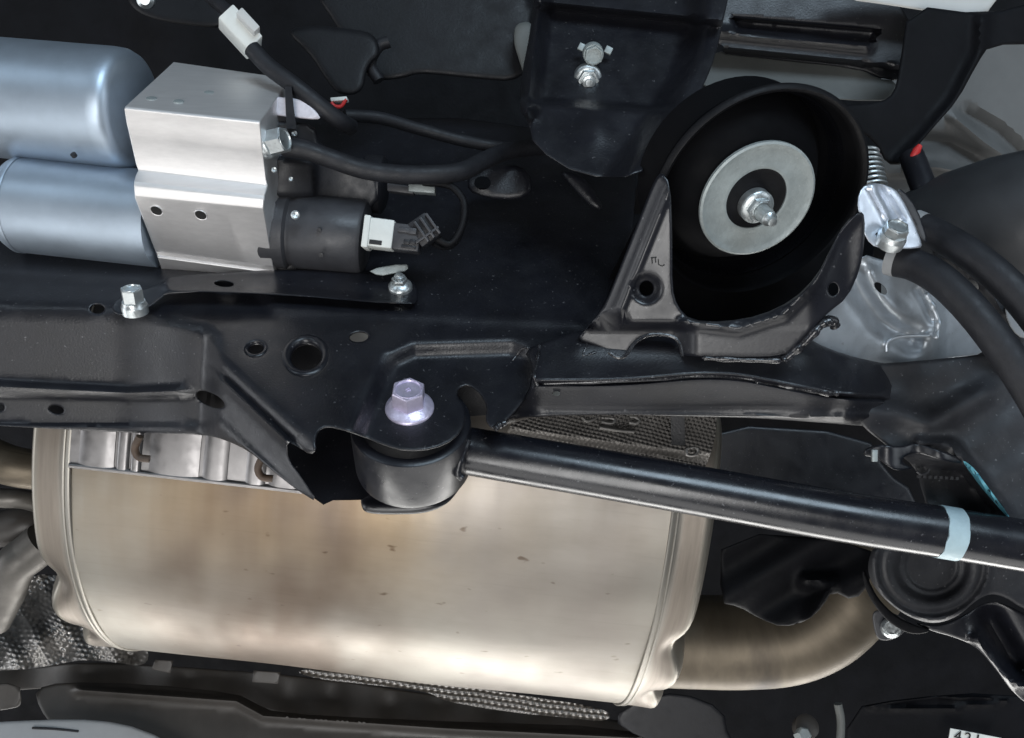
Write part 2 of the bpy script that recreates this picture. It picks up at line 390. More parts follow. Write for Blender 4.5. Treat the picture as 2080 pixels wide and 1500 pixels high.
def flat(d, gx=0., gy=0., cx=1040, cy=750): return lambda x, y: d + gx * (x - cx) + gy * (y - cy)

def hex_bolt(name, label, cat, px, py, d, axis, rf, rh, hh, mat, group=None, tip=0., flange_h=.0022, marks=False, phase=0.):
    """flange bolt: flange, hexagon head with chamfered crown, and a stud tip where one shows"""
    c = P(px, py, d); ax = Vector(axis).normalized()
    t = thing(name, label, cat, c, group)
    MB().lathe(c, ax, [(0, -.004), (rf, -.004), (rf, 0), (rf * .985, .0006), (rf * .93, .0010), (rh * 1.02, flange_h), (0, flange_h)], n=40).build('flange', mat, t, angle=50)
    b = MB(); ref = Vector((1, 0, 0))
    b.lathe(c, ax, [(rh, flange_h - .0004), (rh, hh - .0006)], n=6, phase=phase, ref=ref)
    b.lathe(c, ax, [(rh, hh - .0006), (rh * .95, hh), (rh * .80, hh + .0001)], n=6, phase=phase, ref=ref)
    b.lathe(c, ax, [(rh * .80, hh - .0002), (rh * .78, hh + .0003), (rh * .73, hh + .0003), (rh * .69, hh - .0005), (0, hh - .0005)], n=36, phase=phase, ref=ref)
    h = b.build('head', mat, t, angle=25)
    if marks:
        u = (ref - ax * ax.dot(ref)).normalized(); w = ax.cross(u); q = (u * .9 + w * .45).normalized(); q2 = ax.cross(q)
        for s in (-1, 1): MB().box(c + ax * (hh - .0002) + q2 * s * .0007, q * .0011, q2 * .0002, ax * .00025).build('grade_mark', mat, h)
    if tip > 0:
        r = rh * .62
        MB().lathe(c, ax, [(r, hh - .001), (r, hh + tip * .55), (r * .93, hh + tip * .58), (r * .93, hh + tip * .68), (r * .62, hh + tip * .78), (r * .55, hh + tip * .98), (r * .35, hh + tip), (0, hh + tip)], n=24).build('stud_tip', mat, t, angle=40)
    return t

# ================================================================== underbody far behind everything
def pan_d(x, y):
    d = .98 + .00004 * (y - 750)
    d = d - .03 * plateau(x, y, [(300, -100), (1500, -100), (1500, 420), (300, 380)], 60) - .02 * ridge(x, y, [(-100, 700), (2200, 860)], 40)
    return d
struct(sheet([(-500, -400), (2600, -400), (2600, 1900), (-500, 1900)], pan_d, step=60, thick=.004, rnd=0).build('floor_pan', 'paint_dull'))

# ================================================================== muffler
A = math.radians(6.4); AX = Vector((math.cos(A), -math.sin(A), 0)); PD = Vector((-math.sin(A), -math.cos(A), 0)); TO = Vector((0, 0, 1))
D0 = .53; RM = .190
MC = P(770, 920, D0) - TO * RM               # a point of the axis
S0 = (P(148, 851, D0) - P(770, 920, D0)).dot(AX); S1 = (P(1374, 989, D0) - P(770, 920, D0)).dot(AX)
def mpt(s, phi, r): return MC + AX * s + (TO * math.cos(phi) + PD * math.sin(phi)) * r
def shell(s_list, phis, rfn, thick=.0):
    mb = MB(); cyl = []; vs = []
    for s in s_list:
        for ph in phis: vs.append(mpt(s, ph, rfn(s, ph))); cyl.append((s - S0, ph * RM, 0))
    n = len(phis); fs = [(i * n + k, i * n + k + 1, (i + 1) * n + k + 1, (i + 1) * n + k) for i in range(len(s_list) - 1) for k in range(n - 1)]
    mb.add(vs, fs); mb.cyl = cyl; return mb
R_ = math.radians
muf = thing('muffler', 'large round stainless exhaust muffler with straw and brown heat tint', 'muffler', mpt((S0 + S1) / 2, R_(60), RM))
phis = [R_(-55 + k * 1.6) for k in range(0, 165)]
def body_r(s, ph):
    return RM + .0006 * math.sin(s * 31 + ph * 3) * math.sin(ph * 4 + s * 9) + .0005 * math.sin(ph * 11 + s * 20)
body = shell([S0 + (S1 - S0) * k / 60 for k in range(61)], phis, body_r)
body.build('shell', 'muffler', muf, angle=60)
def gs(ph, c, w): return math.exp(-((ph - R_(c)) / R_(w)) ** 2)
def cap(sgn, s_end):
    mb = MB(); cyl = []; vs = []; prof = []
    phs = [R_(-70 + k * 1.5) for k in range(200)]
    NP = 26
    for j in range(NP):
        t = j / (NP - 1)
        for ph in phs:
            dent = gs(ph, 35, 4.2) + 1.0 * gs(ph, 55.5, 4.2) + .6 * gs(ph, -20, 6) + .5 * gs(ph, 80, 5) - .28 * gs(ph, 45, 4) - .25 * gs(ph, 65, 4)
            L = .0275 - .0075 * dent
            s = L * min(1, t / .62)
            dr = 0.
            if t <= .62:
                u = t / .62; s = L * (u ** .9); rr = RM + .0012 * math.exp(-(u / .07) ** 2)
                rr -= .0135 * max(0, u - .72) ** 2 / .0784 * (1 + .3 * dent)
                rr -= .0045 * dent * sstep(np.array((u - .22) / .5)) * (1 if ph < R_(75) else .5)
            else:
                u = (t - .62) / .38; rr = (RM - .0135 * (1 + .3 * dent) - .0045 * dent) * (1 - u * .75) ; s = L + .004 * math.sin(min(1, u * 3) * math.pi / 2)
            vs.append(mpt(s_end + sgn * (.0006 + s), ph, rr)); cyl.append((s_end - S0 + sgn * s, ph * RM, t))
    n = len(phs)
    mb.add(vs, [(i * n + k, i * n + k + 1, (i + 1) * n + k + 1, (i + 1) * n + k) for i in range(NP - 1) for k in range(n - 1)]); mb.cyl = cyl
    return mb
for sgn, se in ((-1, S0), (1, S1)):
    c = cap(sgn, se).build('end_cap', 'mufcap', muf, angle=60)
    for off, rad in ((.0, .0011), (.0032, .0008)):
        b = MB(); b.tube([mpt(se + sgn * off, R_(-60 + k * 2), RM + .0004) for k in range(120)], rad, n=8); b.cyl = [(0, 0, 0)] * len(b.v)
        b.build('seam_ring', 'mufcap', c)
# bright overlapping cover strip along the upper side, pressed into steps
seg_px = [(166, 238), (243, 268), (272, 293), (310, 412), (420, 470), (508, 548), (556, 625), (632, 720)]
for k, (xa, xb) in enumerate(seg_px):
    sa = (P(xa, 900, D0) - P(770, 920, D0)).dot(AX); sb = (P(xb, 900, D0) - P(770, 920, D0)).dot(AX)
    m_ = shell([sa + (sb - sa) * q / 8 for q in range(9)], [R_(-28 + q * 1.2) for q in range(31)] + [R_(8.2), R_(8.2)],
               lambda s, ph, sa=sa, sb=sb: RM + .0042 - .0012 * (abs((s - (sa + sb) / 2) / ((sb - sa) / 2)) ** 4))
    for i in range(len(m_.v)):
        if i % 33 == 32: m_.v[i] = m_.v[i] - (m_.v[i] - MC - AX * (m_.v[i] - MC).dot(AX)).normalized() * .0045
    m_.build('cover_strip', 'silver', muf)
m_ = shell([S0 + .001, (P(726, 900, D0) - P(770, 920, D0)).dot(AX)], [R_(-40 + q * 2) for q in range(24)] + [R_(8.0), R_(8.1)], lambda s, ph: RM + (.0022 if ph < R_(8.05) else -.001)); m_.build('cover_backing', 'silver', muf)
MB().tube([mpt(S0 + .0015 + ((P(722, 900, D0) - P(770, 920, D0)).dot(AX) - S0) * k / 40, R_(8.3), RM + .0030) for k in range(41)], .0016, n=10).build('strip_edge', 'silver', muf)
for (xx, yy) in ((290, 915), (540, 955)):
    MB().tube(pathP([(xx - 6, yy - 28, .512), (xx - 16, yy - 4, .514), (xx - 8, yy + 14, .516), (xx + 14, yy + 18, .517)]), .0022, n=10).build('hanger_hook', 'rust', muf)
# outlet pipe
pp = [(1320, 1300, .660), (1400, 1303, .655), (1500, 1304, .650), (1590, 1296, .646), (1660, 1268, .642), (1712, 1222, .640), (1752, 1165, .640), (1790, 1090, .645)]
tp = MB(); sp = pathP(pp, 8); tp.tube(sp, [.0335] * len(sp), n=36)
tp.cyl = [(.05 * (i // 36) * .12, .02 * math.cos((i % 36) / 36 * 2 * math.pi), .02 * math.sin((i % 36) / 36 * 2 * math.pi)) for i in range(len(tp.v))]
tp.build('outlet_pipe', 'pipe', muf, angle=60)
# inlet pipe left
tp = MB(); sp = pathP([(-120, 880, .60), (-20, 930, .60), (40, 950, .60), (130, 960, .61)]); tp.tube(sp, .0135, n=24); tp.cyl = [(.01 * i * .02, .01 * (i % 24), 0) for i in range(len(tp.v))]
tp.build('inlet_pipe', 'pipe', muf)

# ================================================================== rear subframe
NB = Vector((.02, .74, .67)).normalized()    # axis of the link bolt, out of the gusset
def plane_d(px, py, d0):                     # depth of the plane across NB through the pixel
    p0 = P(px, py, d0)
    k = NB.dot(p0)
    return lambda x, y: k / (NB.x * (x - 1040) / F - NB.y * (y - 750) / F - NB.z)
base = plane_d(832, 828, .4335)
sub = thing('rear_subframe', 'black pressed steel rear suspension subframe with welded beams and round mount cup', 'subframe', P(800, 700, .48))
pad = [(790, 735), (840, 712), (1040, 706), (1078, 720), (1100, 900), (700, 960), (735, 860), (768, 780)]
def gusset_d(x, y):
    pl = base(x, y)
    pl = pl + .0115 * plateau(x, y, pad, 42)
    pl = pl - .0022 * ridge(x, y, [(560, 625), (1180, 655)], 10) + .004 * plateau(x, y, [(-80, 560), (520, 590), (560, 640), (380, 655), (-80, 640)], 30)
    bw = .4945 + .00010 * (y - 682) - .0065 * ridge(x, y, [(-80, 782), (120, 792), (260, 799), (370, 794)], 11) + .004 * sstep((y - 800) / 10) - .0045 * sstep((y - 856) / 14)
    ux, uy = .732, .681; rx, ry = x - 425, y - 715; t = rx * ux + ry * uy; s = -rx * uy + ry * ux
    yl = 715 + t * uy; xl = 425 + t * ux
    dw = base(xl, yl) + .0015 + .00027 * s - .0042 * np.exp(-((s - 27) / 7.) ** 2) + .003 * np.exp(-((s - 14) / 6.) ** 2) - .004 * np.exp(-((s - 92) / 9.) ** 2)
    bw = bw - .016 * sstep((x - 230) / 190)
    k = sstep((x - (425 - (y - 715) * .05) + 14) / 44)
    w = bw * (1 - k) + dw * k
    return smax(pl, w, .010)
gout = [(-80, 240), (1270, 240), (1300, 420), (1238, 600), (1210, 650), (1175, 690), (1100, 712), (1085, 745), (1075, 800), (1040, 845), (1008, 872),
        (996, 870), (985, 852), (990, 826), (975, 800), (951, 782), (931, 790), (928, 806), (944, 824), (946, 860), (925, 893), (880, 914), (825, 918), (785, 907), (740, 889), (700, 875), (664, 867), (646, 876), (641, 897), (643, 915), (631, 925),
        (605, 908), (582, 896), (586, 934), (611, 966), (649, 1024), (600, 994), (545, 950), (505, 916), (455, 893), (412, 883), (300, 881), (130, 873), (-80, 861)]
gholes = [ell(520, 710, 22, 16, rot=-.15), ell(622, 727, 43, 37, rot=-.2), ell(729, 685, 19, 10, rot=-.1), ell(115, 832, 15, 8, rot=.2), ell(0, 828, 9, 7), ell(428, 812, 31, 13, rot=.45), ell(198, 628, 14, 9), ell(980, 372, 17, 14)]
OFF = (-24, -17, -11, -6, -2, 2, 6, 11, 17, 24)
gfeat = [([(-80, 667), (200, 678), (370, 684), (405, 697), (430, 720), (530, 813), (612, 890)], (-20, -15, -10, -6, -2, 2, 6, 10, 14, 18, 22, 26, 30, 35)), ([(-80, 782), (120, 792), (260, 799), (370, 794)], (-16, -10, -5, 0, 5, 10, 16)), ([(418, 745), (412, 800), (408, 870)], (-30, -24, -18, -12, -6, 0, 6, 12, 18)),
         ([(800, 728), (840, 711), (1040, 706), (1072, 716)], (-22, -16, -10, -4, 2, 8, 14, 20, 26))]
sheet(gout, gusset_d, gholes, step=9, thick=.0035, roll=7, hroll=6, rnd=1, feat=gfeat).build('gusset_plate', 'paint', sub, angle=55)
# dark walls closing the box behind the gusset and the bracket
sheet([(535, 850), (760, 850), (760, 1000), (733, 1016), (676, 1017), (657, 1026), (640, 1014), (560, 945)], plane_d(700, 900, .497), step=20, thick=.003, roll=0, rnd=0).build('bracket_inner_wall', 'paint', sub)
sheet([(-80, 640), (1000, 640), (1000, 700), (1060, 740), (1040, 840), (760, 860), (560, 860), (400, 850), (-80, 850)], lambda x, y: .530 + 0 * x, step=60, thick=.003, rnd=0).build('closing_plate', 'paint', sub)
for (cx, cy, rx, ry, ro) in ((622, 727, 43, 37, -.2), (520, 710, 22, 16, -.15)):
    MB().tube([P(x, y, gusset_d(np.array([x]), np.array([y]))[0] + .0035) for x, y in ell(cx, cy, rx - 1, ry - 1, 40, ro)], .0028 if rx > 30 else .0015, n=10, closed=True).build('hole_lip', 'paint_gloss', sub, angle=80)
sheet(ell(731, 690, 22, 14), flat(.505), step=8, thick=.002, rnd=0).build('inner_tab', 'whitepanel', sub)
# lower ear of the link bracket
lo_out = [(733, 1000), (733, 1030), (745, 1044), (800, 1046), (862, 1044), (905, 1028), (930, 1000), (948, 968), (930, 930), (760, 930)]
sheet(lo_out, lambda x, y: .4885 - .00006 * (y - 1000) - .004 * sstep((y - 1008) / 20), step=8, thick=.010, roll=14, rnd=2).build('lower_bracket_ear', 'paint_gloss', sub, angle=60)
# right beam
def beam_d(x, y):
    yl = 776 - 14 * np.exp(-((x - 1440) / 130.) ** 2) + 30 * sstep((x - 1480) / 300)
    up = .437 - .00022 * (y - yl) - .003 * ridge(x, y, [(1180, 700), (1640, 715)], 22)
    lo = .437 + .00024 * (y - yl)
    d = smax(up, lo, .003)
    d = d + .0045 * np.exp(-((y - yl - 4) / 4.) ** 2)
    d = d - .0035 * np.exp(-((y - 846) / 8.) ** 2) - .006 * ridge(x, y, [(1745, 760), (1720, 850)], 26) + .012 * sstep((1100 - x) / 60) * (y > 0)
    return d + .012 * sstep((x - 1620) / 160) + .05 * sstep((x - 1745) / 190)
bo = [(1062, 712), (1120, 690), (1190, 668), (1330, 650), (1480, 655), (1600, 650), (1650, 695), (1720, 722), (1810, 742), (1900, 742), (1965, 800), (1900, 868), (1780, 868), (1655, 858), (1540, 850), (1400, 846), (1250, 842), (1090, 846), (1030, 862), (1006, 874), (1040, 842), (1075, 800), (1085, 745)]
sheet(bo, beam_d, [ell(1130, 800, 8, 5), ell(1232, 697, 6, 4)], step=9, thick=.004, roll=7, rnd=1, feat=[([(x_, 776 - 14 * math.exp(-((x_ - 1440) / 130.) ** 2) + 30 * float(sstep(np.array((x_ - 1480) / 300)))) for x_ in range(1075, 1800, 20)], (-12, -8, -5, -2, 1, 4, 7, 10, 14, 19))]).build('right_beam', 'paint', sub, angle=55)
def bead(path, r, name='weld_bead', amp=.35, mat='weld', parent=None, on=None):
    sp = spline(path, 14)
    if on is not None:
        sp = [(q[0], q[1], min(float(f_(np.array([q[0]]), np.array([q[1]]))[0]) for f_ in on) + r * .45) for q in sp]
        dd = np.array([q[2] for q in sp]); dd = np.convolve(np.pad(dd, 4, mode='edge'), np.ones(9) / 9, 'valid'); sp = [(q[0], q[1], v) for q, v in zip(sp, dd)]
    pts = [P(*q) for q in sp]; ph_ = random.random() * 6
    rr = [r * (1 + amp * .55 * (.30 * math.sin(k * .41 + ph_) + .22 * math.sin(k * .73 + 2 * ph_))) for k in range(len(pts))]
    rr[0] = rr[-1] = r * .3
    return MB().tube(pts, rr, n=10).build(name, mat, parent or sub, angle=70)
# mount bracket: leg and the lip round the cup opening
def leg_d(x, y):
    d = .4255 - .00003 * (x - 1400) + .00007 * (y - 600)
    lx = 1232 + (1335 - 1232) * (618 - y) / (618 - 362)
    e = x - lx
    d = d + .0042 * np.exp(-(np.clip(e, -4, 99) / 26.)) * (y < 665) - .0018 * np.exp(-((e - 34) / 7.) ** 2) * (y < 640)
    d = d + .0045 * np.exp(-(np.hypot(x - 1313, y - 586) / 27.) ** 6)
    d = d + .011 * sstep((y - 652) / 22) * sstep((1420 - x) / 60) - .003 * ridge(x, y, [(1385, 655), (1500, 668), (1590, 640), (1660, 570), (1700, 480), (1742, 430)], 9) + .006 * sstep((x - 1640) / 90)
    return d
lo_ = [(1170, 690), (1192, 666), (1222, 630), (1240, 592), (1300, 440), (1328, 368), (1344, 348), (1362, 372), (1366, 480), (1366, 585), (1376, 622), (1402, 650), (1470, 654), (1545, 641), (1610, 610), (1660, 560), (1690, 500), (1716, 452), (1748, 428), (1757, 440), (1756, 495), (1747, 548), (1722, 605), (1682, 636), (1650, 668), (1622, 700), (1596, 726), (1480, 728), (1400, 724), (1386, 722), (1380, 696), (1362, 683), (1320, 680), (1292, 694), (1272, 722), (1256, 727), (1236, 716), (1215, 705)]
sheet(lo_, leg_d, [ell(1313, 586, 14, 15), ell(1692, 588, 10, 13)], step=6.5, thick=.0035, roll=6, hroll=4, rnd=1, feat=[([(1236, 618), (1290, 484), (1334, 374)], (10, 15, 20, 25, 30, 35, 40, 45, 50))]).build('mount_leg', 'paint_gloss', sub, angle=55)
MB().tube(pathP([(1236, 716, .4215), (1256, 727, .4205), (1272, 721, .4205), (1292, 694, .4215), (1322, 680, .4215), (1362, 683, .4215), (1380, 698, .421), (1386, 724, .4205)]), .0009, n=8).build('arch_edge', 'weld', sub)
bead([(1098, 780), (1200, 776), (1330, 770), (1440, 763), (1540, 772)], .0013, on=[beam_d], amp=.5)
bead([(1530, 776), (1590, 785), (1660, 795), (1705, 800)], .0019, amp=.9, on=[beam_d])
bead([(1425, 727), (1500, 731), (1590, 733)], .0013, amp=1.0, on=[beam_d, leg_d])
bead([(1590, 734), (1612, 716), (1640, 690), (1668, 660), (1690, 652)], .0022, amp=.8, on=[beam_d, leg_d])
bead([(1097, 700), (1092, 730), (1086, 765), (1094, 790)], .0010, amp=.9, on=[beam_d, gusset_d])
bead([(1028, 858), (1014, 864), (1004, 872)], .0018, amp=.5, on=[beam_d, gusset_d])
bead([(1040, 735), (1058, 712), (1072, 708), (1072, 740)], .0008, amp=.3, on=[gusset_d])
bead([(1185, 680), (1192, 700), (1185, 722), (1212, 716)], .0007, amp=.7, on=[beam_d])
for st_ in ([(1322, 524), (1334, 523)], [(1324, 524), (1325, 536)], [(1331, 524), (1332, 534)], [(1337, 527), (1338, 538), (1345, 541), (1350, 538)]):
    MB().tube([P(x_, y_, leg_d(np.array([x_]), np.array([y_]))[0] - .0001) for x_, y_ in st_], .0003, n=6).build('stamped_letter', 'ink', sub)
# mount cup
NM = Vector((.223, -.577, .784)); cc = P(1545, 405, .452)
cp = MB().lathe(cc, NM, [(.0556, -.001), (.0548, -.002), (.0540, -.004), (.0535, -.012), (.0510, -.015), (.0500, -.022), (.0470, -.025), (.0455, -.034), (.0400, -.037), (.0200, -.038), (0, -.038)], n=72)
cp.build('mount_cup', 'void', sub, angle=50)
MB().lathe(cc, NM, [(.0590, -.0015), (.0588, .0008), (.0572, .0018), (.0556, .0008), (.0552, -.002)], n=60, a0=-.45, a1=3.55, ref=(1, 0, 0)).build('cup_rim', 'rubber', sub, angle=60)
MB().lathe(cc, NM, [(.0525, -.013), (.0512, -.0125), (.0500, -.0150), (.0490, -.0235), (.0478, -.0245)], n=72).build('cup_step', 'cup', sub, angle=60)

sheet([(1200, 640), (1330, 380), (1500, 300), (1700, 330), (1790, 450), (1740, 640), (1650, 720), (1300, 720)], lambda x, y: .5150 + 0 * x, [ell(1545, 400, 190, 150)], step=40, thick=.003, rnd=0).build('cup_backing', 'void', sub)  # added sheet filling the gap below the cup with painted shade
# rubber mount in the cup
bm_ = thing('rubber_mount', 'grey round washer on black rubber mount inside subframe cup with central stud nut', 'bushing', P(1545, 410, .46))
wc = P(1536, 404, .440); RW = .0303
MB().lathe(wc, NM, [(.0160, -.003), (.0160, .0004), (.0172, .0008), (.0180, .0006), (.0262, .0012), (.0275, .0016), (.0292, .0024), (RW, .0018), (RW, .0002), (.0285, -.0015), (.0160, -.003)], n=72).build('washer', 'washer', bm_, angle=40)
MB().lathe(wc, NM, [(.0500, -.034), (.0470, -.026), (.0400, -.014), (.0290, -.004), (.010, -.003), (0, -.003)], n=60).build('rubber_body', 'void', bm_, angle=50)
MB().lathe(wc, NM, [(.0163, -.002), (.0160, -.0004), (.0135, -.0012), (0, -.0015)], n=48).build('rubber_core', 'rubber', bm_, angle=50)
hex_bolt('stud_nut', 'grey flange nut and stud tip in the middle of the round mount washer', 'nut', 1538, 421, .4395, NM, .0087, .0066, .0050, 'zinc', tip=.0125)

# ================================================================== lateral link with its bushing
link = thing('lateral_link', 'straight black tubular suspension link with pale blue paint band', 'suspension link', P(1400, 994, .46))
tube_px = [(905, 908, .468), (1000, 925, .4645), (1200, 959, .459), (1400, 994, .4545), (1700, 1048, .4500), (1925, 1083, .4475), (2100, 1112, .446), (2200, 1128, .446)]
tpts = pathP(tube_px, 10)
MB().tube(tpts, [.0126 + .0006 * k / len(tpts) for k in range(len(tpts))], n=40).build('tube', 'tube_paint', link, angle=70)
i0 = P(1903, 1079, .4478); i1 = P(1944, 1086, .4474)
bd = MB(); bd.tube([i0, i0.lerp(i1, .25), i0.lerp(i1, .5), i0.lerp(i1, .75), i1], [.01338] * 5, n=48)
for k in range(48):
    jit = (i1 - i0) * (.03 * math.sin(k * 1.3) + .02 * math.sin(k * .5 + 1) + .02 * random.random())
    bd.v[k] = bd.v[k] + jit; bd.v[4 * 48 + k] = bd.v[4 * 48 + k] + (i1 - i0) * (.02 * math.sin(k * .9 + 2) + .02 * random.random())
bd.build('paint_band', 'band', link, angle=70)
fc = P(832, 828, .445)                       # bolt flange centre on the pad
sc_ = fc - NB * .010
MB().lathe(sc_, NB, [(.0255, 0), (.0295, .0), (.0305, -.0008), (.0308, -.004), (.0308, -.029), (.0303, -.032), (.0255, -.032)], n=64).build('sleeve', 'paint_gloss', link, angle=40)
MB().lathe(sc_, NB, [(0, .0075), (.0250, .0075), (.0262, .006), (.0235, .004), (.0240, .002), (.0262, -.001), (.0262, -.03)], n=64).build('bushing_rubber', 'rubber', link, angle=50)
w0 = P(945, 918, .466)
bead([(952, 893, .450), (941, 915, .4485), (934, 940, .448), (930, 962, .449), (940, 972, .450)], .0020, name='weld_bead', amp=.25, parent=link, mat='paint_gloss')
hex_bolt('flange_bolt', 'lavender purple hexagon flange bolt holding the link bushing to the subframe', 'bolt', 832, 828, .4445, NB, .0123, .0086, .0128, 'purple', flange_h=.0035, marks=True, phase=.5)

# ================================================================== hydraulic pump unit: two motors on an aluminium block
pump = thing('hydraulic_pump_unit', 'twin blue grey motors on a silver aluminium block with black end cover', 'pump', P(420, 420, .5))
AXP = (P(528, 247, .45) - P(252, 218, .45)).normalized()
# upper motor: rounded can, axis nearly along the picture
def can(c0, c1, R, name, left_round, right_round):
    a = c0; ax = (c1 - c0).normalized(); L = (c1 - c0).length; pr = []
    if left_round: pr += [(0, 0), (R * .80, 0), (R * .93, R * .05), (R * .985, R * .14), (R, R * .28)]
    else: pr += [(0, 0), (R, 0)]
    if right_round: pr += [(R, L - R * .34), (R * .985, L - R * .16), (R * .93, L - R * .05), (R * .82, L), (0, L)]
    else: pr += [(R, L), (0, L)]
    return MB().lathe(a, ax, pr, n=72).build(name, 'motor', pump, angle=50)
m1 = can(P(-260, 178, .515), P(276, 224, .502), .0335, 'motor_can', True, True)
m2 = can(P(34, 415, .515), P(330, 447, .513), .0277, 'motor_can', True, False)
MB().lathe(P(36, 415, .515), (P(330, 447, .513) - P(34, 415, .515)), [(.0260, -.0006), (.0281, .003), (.0281, .0048), (.0278, .0056)], n=72).build('rim_bead', 'motor', m2)
MB().tube([P(148, 313, .4825), P(152, 318, .484)], .0016, n=12).build('dimple', 'plastic', m1)
# block: one extrusion, its profile read off both ends
prof = [((352, 126), (590, 160), .512), ((254, 216), (529, 245), .4505), ((252, 222), (528, 251), .4500), ((258, 252), (531, 281), .4565), ((263, 272), (533, 303), .4600), ((264, 278), (534, 309), .4618), ((277, 335), (541, 366), .4740), ((280, 346), (543, 377), .4752), ((276, 357), (541, 388), .4738),
        ((272, 369), (538, 398), .4710), ((272, 378), (536, 406), .4705), ((274, 398), (535, 424), .4725), ((275, 403), (536, 428), .4742), ((314, 506), (555, 541), .5020), ((316, 511), (556, 545), .5045), ((319, 519), (558, 552), .5060), ((320, 523), (559, 555), .5052), ((324, 536), (562, 567), .5100), ((330, 556), (567, 579), .5180), ((390, 545), (620, 566), .560)]
b = MB(); NSEG = 10; rings = []
for k in range(NSEG + 1):
    t = k / NSEG; rings.append([P(*l, d).lerp(P(*r, d * 1.002), t) for l, r, d in prof])
b.loft(rings, closed=True, caps=True)
block = b.build('valve_block', 'alu', pump, angle=22, bevel=.0004, seg=1)
def face_pt(u, x, y): return P(x, y, u)
nf = (P(275, 403, .4742) - P(316, 511, .5045)); nf = nf.cross(AXP).normalized(); nf = nf if nf.z > 0 else -nf
for (x, y) in ((318, 428), (408, 437)):
    c = P(x, y, .4742 + (.5035 - .4742) * ((y - (403 + (x - 275) * .1)) / 106))
    MB().lathe(c + nf * .0001, nf, [(.0037, -.0002), (.0034, .0003), (.0030, .0001)], n=24).build('port', 'alu', block); MB().lathe(c + nf * .0003, nf, [(.0030, 0), (0, -.0001)], n=24).build('port_shade', 'ink', block)  # flat black disc paints the shade inside each port hole
nt_ = (P(254, 216, .4505) - P(352, 126, .512)).cross(AXP).normalized(); nt_ = nt_ if nt_.y > 0 else -nt_
for (x, y) in ((308, 204), (363, 210), (425, 192), (375, 137), (422, 147)):
    t = (216 + (x - 254) * .105 - y) / 90.
    MB().lathe(P(x, y, .4505 + .0615 * t) + nt_ * .0002, nt_, [(.0030, -.0001), (.0026, .0010), (.0014, .0013), (0, .0013)], n=18).build('plug', 'washer', block)
MB().box(P(442, 480, .4925), AXP * .0001, (P(442, 540, .509) - P(442, 440, .483)) * .48, nf * .0002).build('scribe_line', 'plastic_grey', block)
# black cover to the right of the block
cov = MB(); rings = []
cprof_l = [((534, 238), .470), ((560, 215), .49), ((532, 262), .462), ((540, 340), .470), ((546, 378), .476), ((540, 402), .474), ((540, 430), .474), ((556, 530), .500), ((570, 578), .517)]
cover_out = [(532, 250), (575, 246), (640, 252), (650, 300), (760, 340), (775, 400), (745, 430), (740, 560), (640, 590), (570, 582), (556, 540), (538, 425), (544, 378)]
sheet(cover_out, lambda x, y: .486 + .00008 * (y - 250) + .012 * sstep((x - 560) / 150) - .006 * plateau(x, y, [(545, 320), (640, 325), (640, 400), (548, 400)], 12), step=9, thick=.03, roll=10, rnd=1).build('end_cover', 'plastic', pump, angle=55)
ccap = MB().lathe(P(545, 463, .512), P(745, 485, .512) - P(545, 463, .512), [(0, 0), (.0225, 0), (.0228, .001), (.0228, .0135), (.0205, .0150), (.0205, .0165), (.0218, .0185), (.0218, .0545), (.0205, .0565), (.0130, .058), (0, .058)], n=56).build('solenoid_cap', 'plastic_grey', pump, angle=45)
MB().lathe(P(600, 358, .525), P(790, 378, .525) - P(600, 358, .525), [(0, 0), (.0135, 0), (.0135, .040), (.0170, .042), (.0170, .052), (.014, .054), (0, .054)], n=40).build('accumulator_cap', 'plastic', pump, angle=45)
for (x, y) in ((652, 518), (648, 468)):
    MB().lathe(P(x, y, .488), (0, -.35, .93), [(.0013, -.001), (.0013, .0003), (0, .0005)], n=12).build('pip', 'plastic', ccap)
hex_bolt('pump_bolt', 'green grey hexagon nut on black pump cover beside the aluminium block', 'bolt', 545, 292, .4680, (.93, .12, .34), .0078, .0070, .0105, 'zinc', phase=.5)
for k, (x, y, d, r, txt) in enumerate(((600, 437, .4795, .0024, 'small shiny screw on the shoulder of the grey solenoid cap'), (557, 345, .4735, .0016, 'tiny bright screw on black pump cover below the hexagon nut'), (598, 272, .4835, .0016, 'tiny bright screw on black pump cover above the hose'), (591, 364, .4765, .0013, 'tiny bright screw on black pump cover above the solenoid cap'))):
    tag(MB().lathe(P(x, y, d), (.25, -.1, .95), [(r, -.003), (r, .0006), (r * .7, .0012), (r * .35, .0010), (0, .0006)], n=20).build('cover_screw', 'zinc'), txt, 'screw', 'pump cover screws')

# electrical connector, plug and leads on the pump
con = thing('wire_connector', 'white socket with dark grey plug on the end of the pump', 'connector', P(800, 480, .48))
cx_ = (P(805, 482, .487) - P(740, 474, .487)).normalized(); cy_ = Vector((0, 1, 0)) - cx_ * cx_.y; cy_.normalize(); cz_ = cx_.cross(cy_)
MB().box(P(773, 477, .487), cx_ * .0080, cy_ * .0079, cz_ * .0075).build('socket', 'whitep', con, bevel=.0012)
MB().box(P(748, 474, .4866), cx_ * .0018, cy_ * .0088, cz_ * .0082).build('socket_rim', 'whitep', con, bevel=.0008)
MB().box(P(763, 493, .4800), cx_ * .0034, cy_ * .0012, cz_ * .0008).build('slot', 'plastic', con)
pl = MB().box(P(828, 486, .487), cx_ * .0074, cy_ * .0072, cz_ * .007).build('plug', 'plastic_grey', con, bevel=.001)
for (x, y, a, h) in ((820, 468, .0030, .0012), (838, 470, .0022, .0016), (826, 492, .0016, .0012), (838, 492, .0016, .0012), (830, 502, .0040, .0008)):
    MB().box(P(x, y, .4797), cx_ * a, cy_ * h, cz_ * .0009).build('plug_rib', 'plastic' if y > 485 else 'plastic_grey', pl, bevel=.0002)
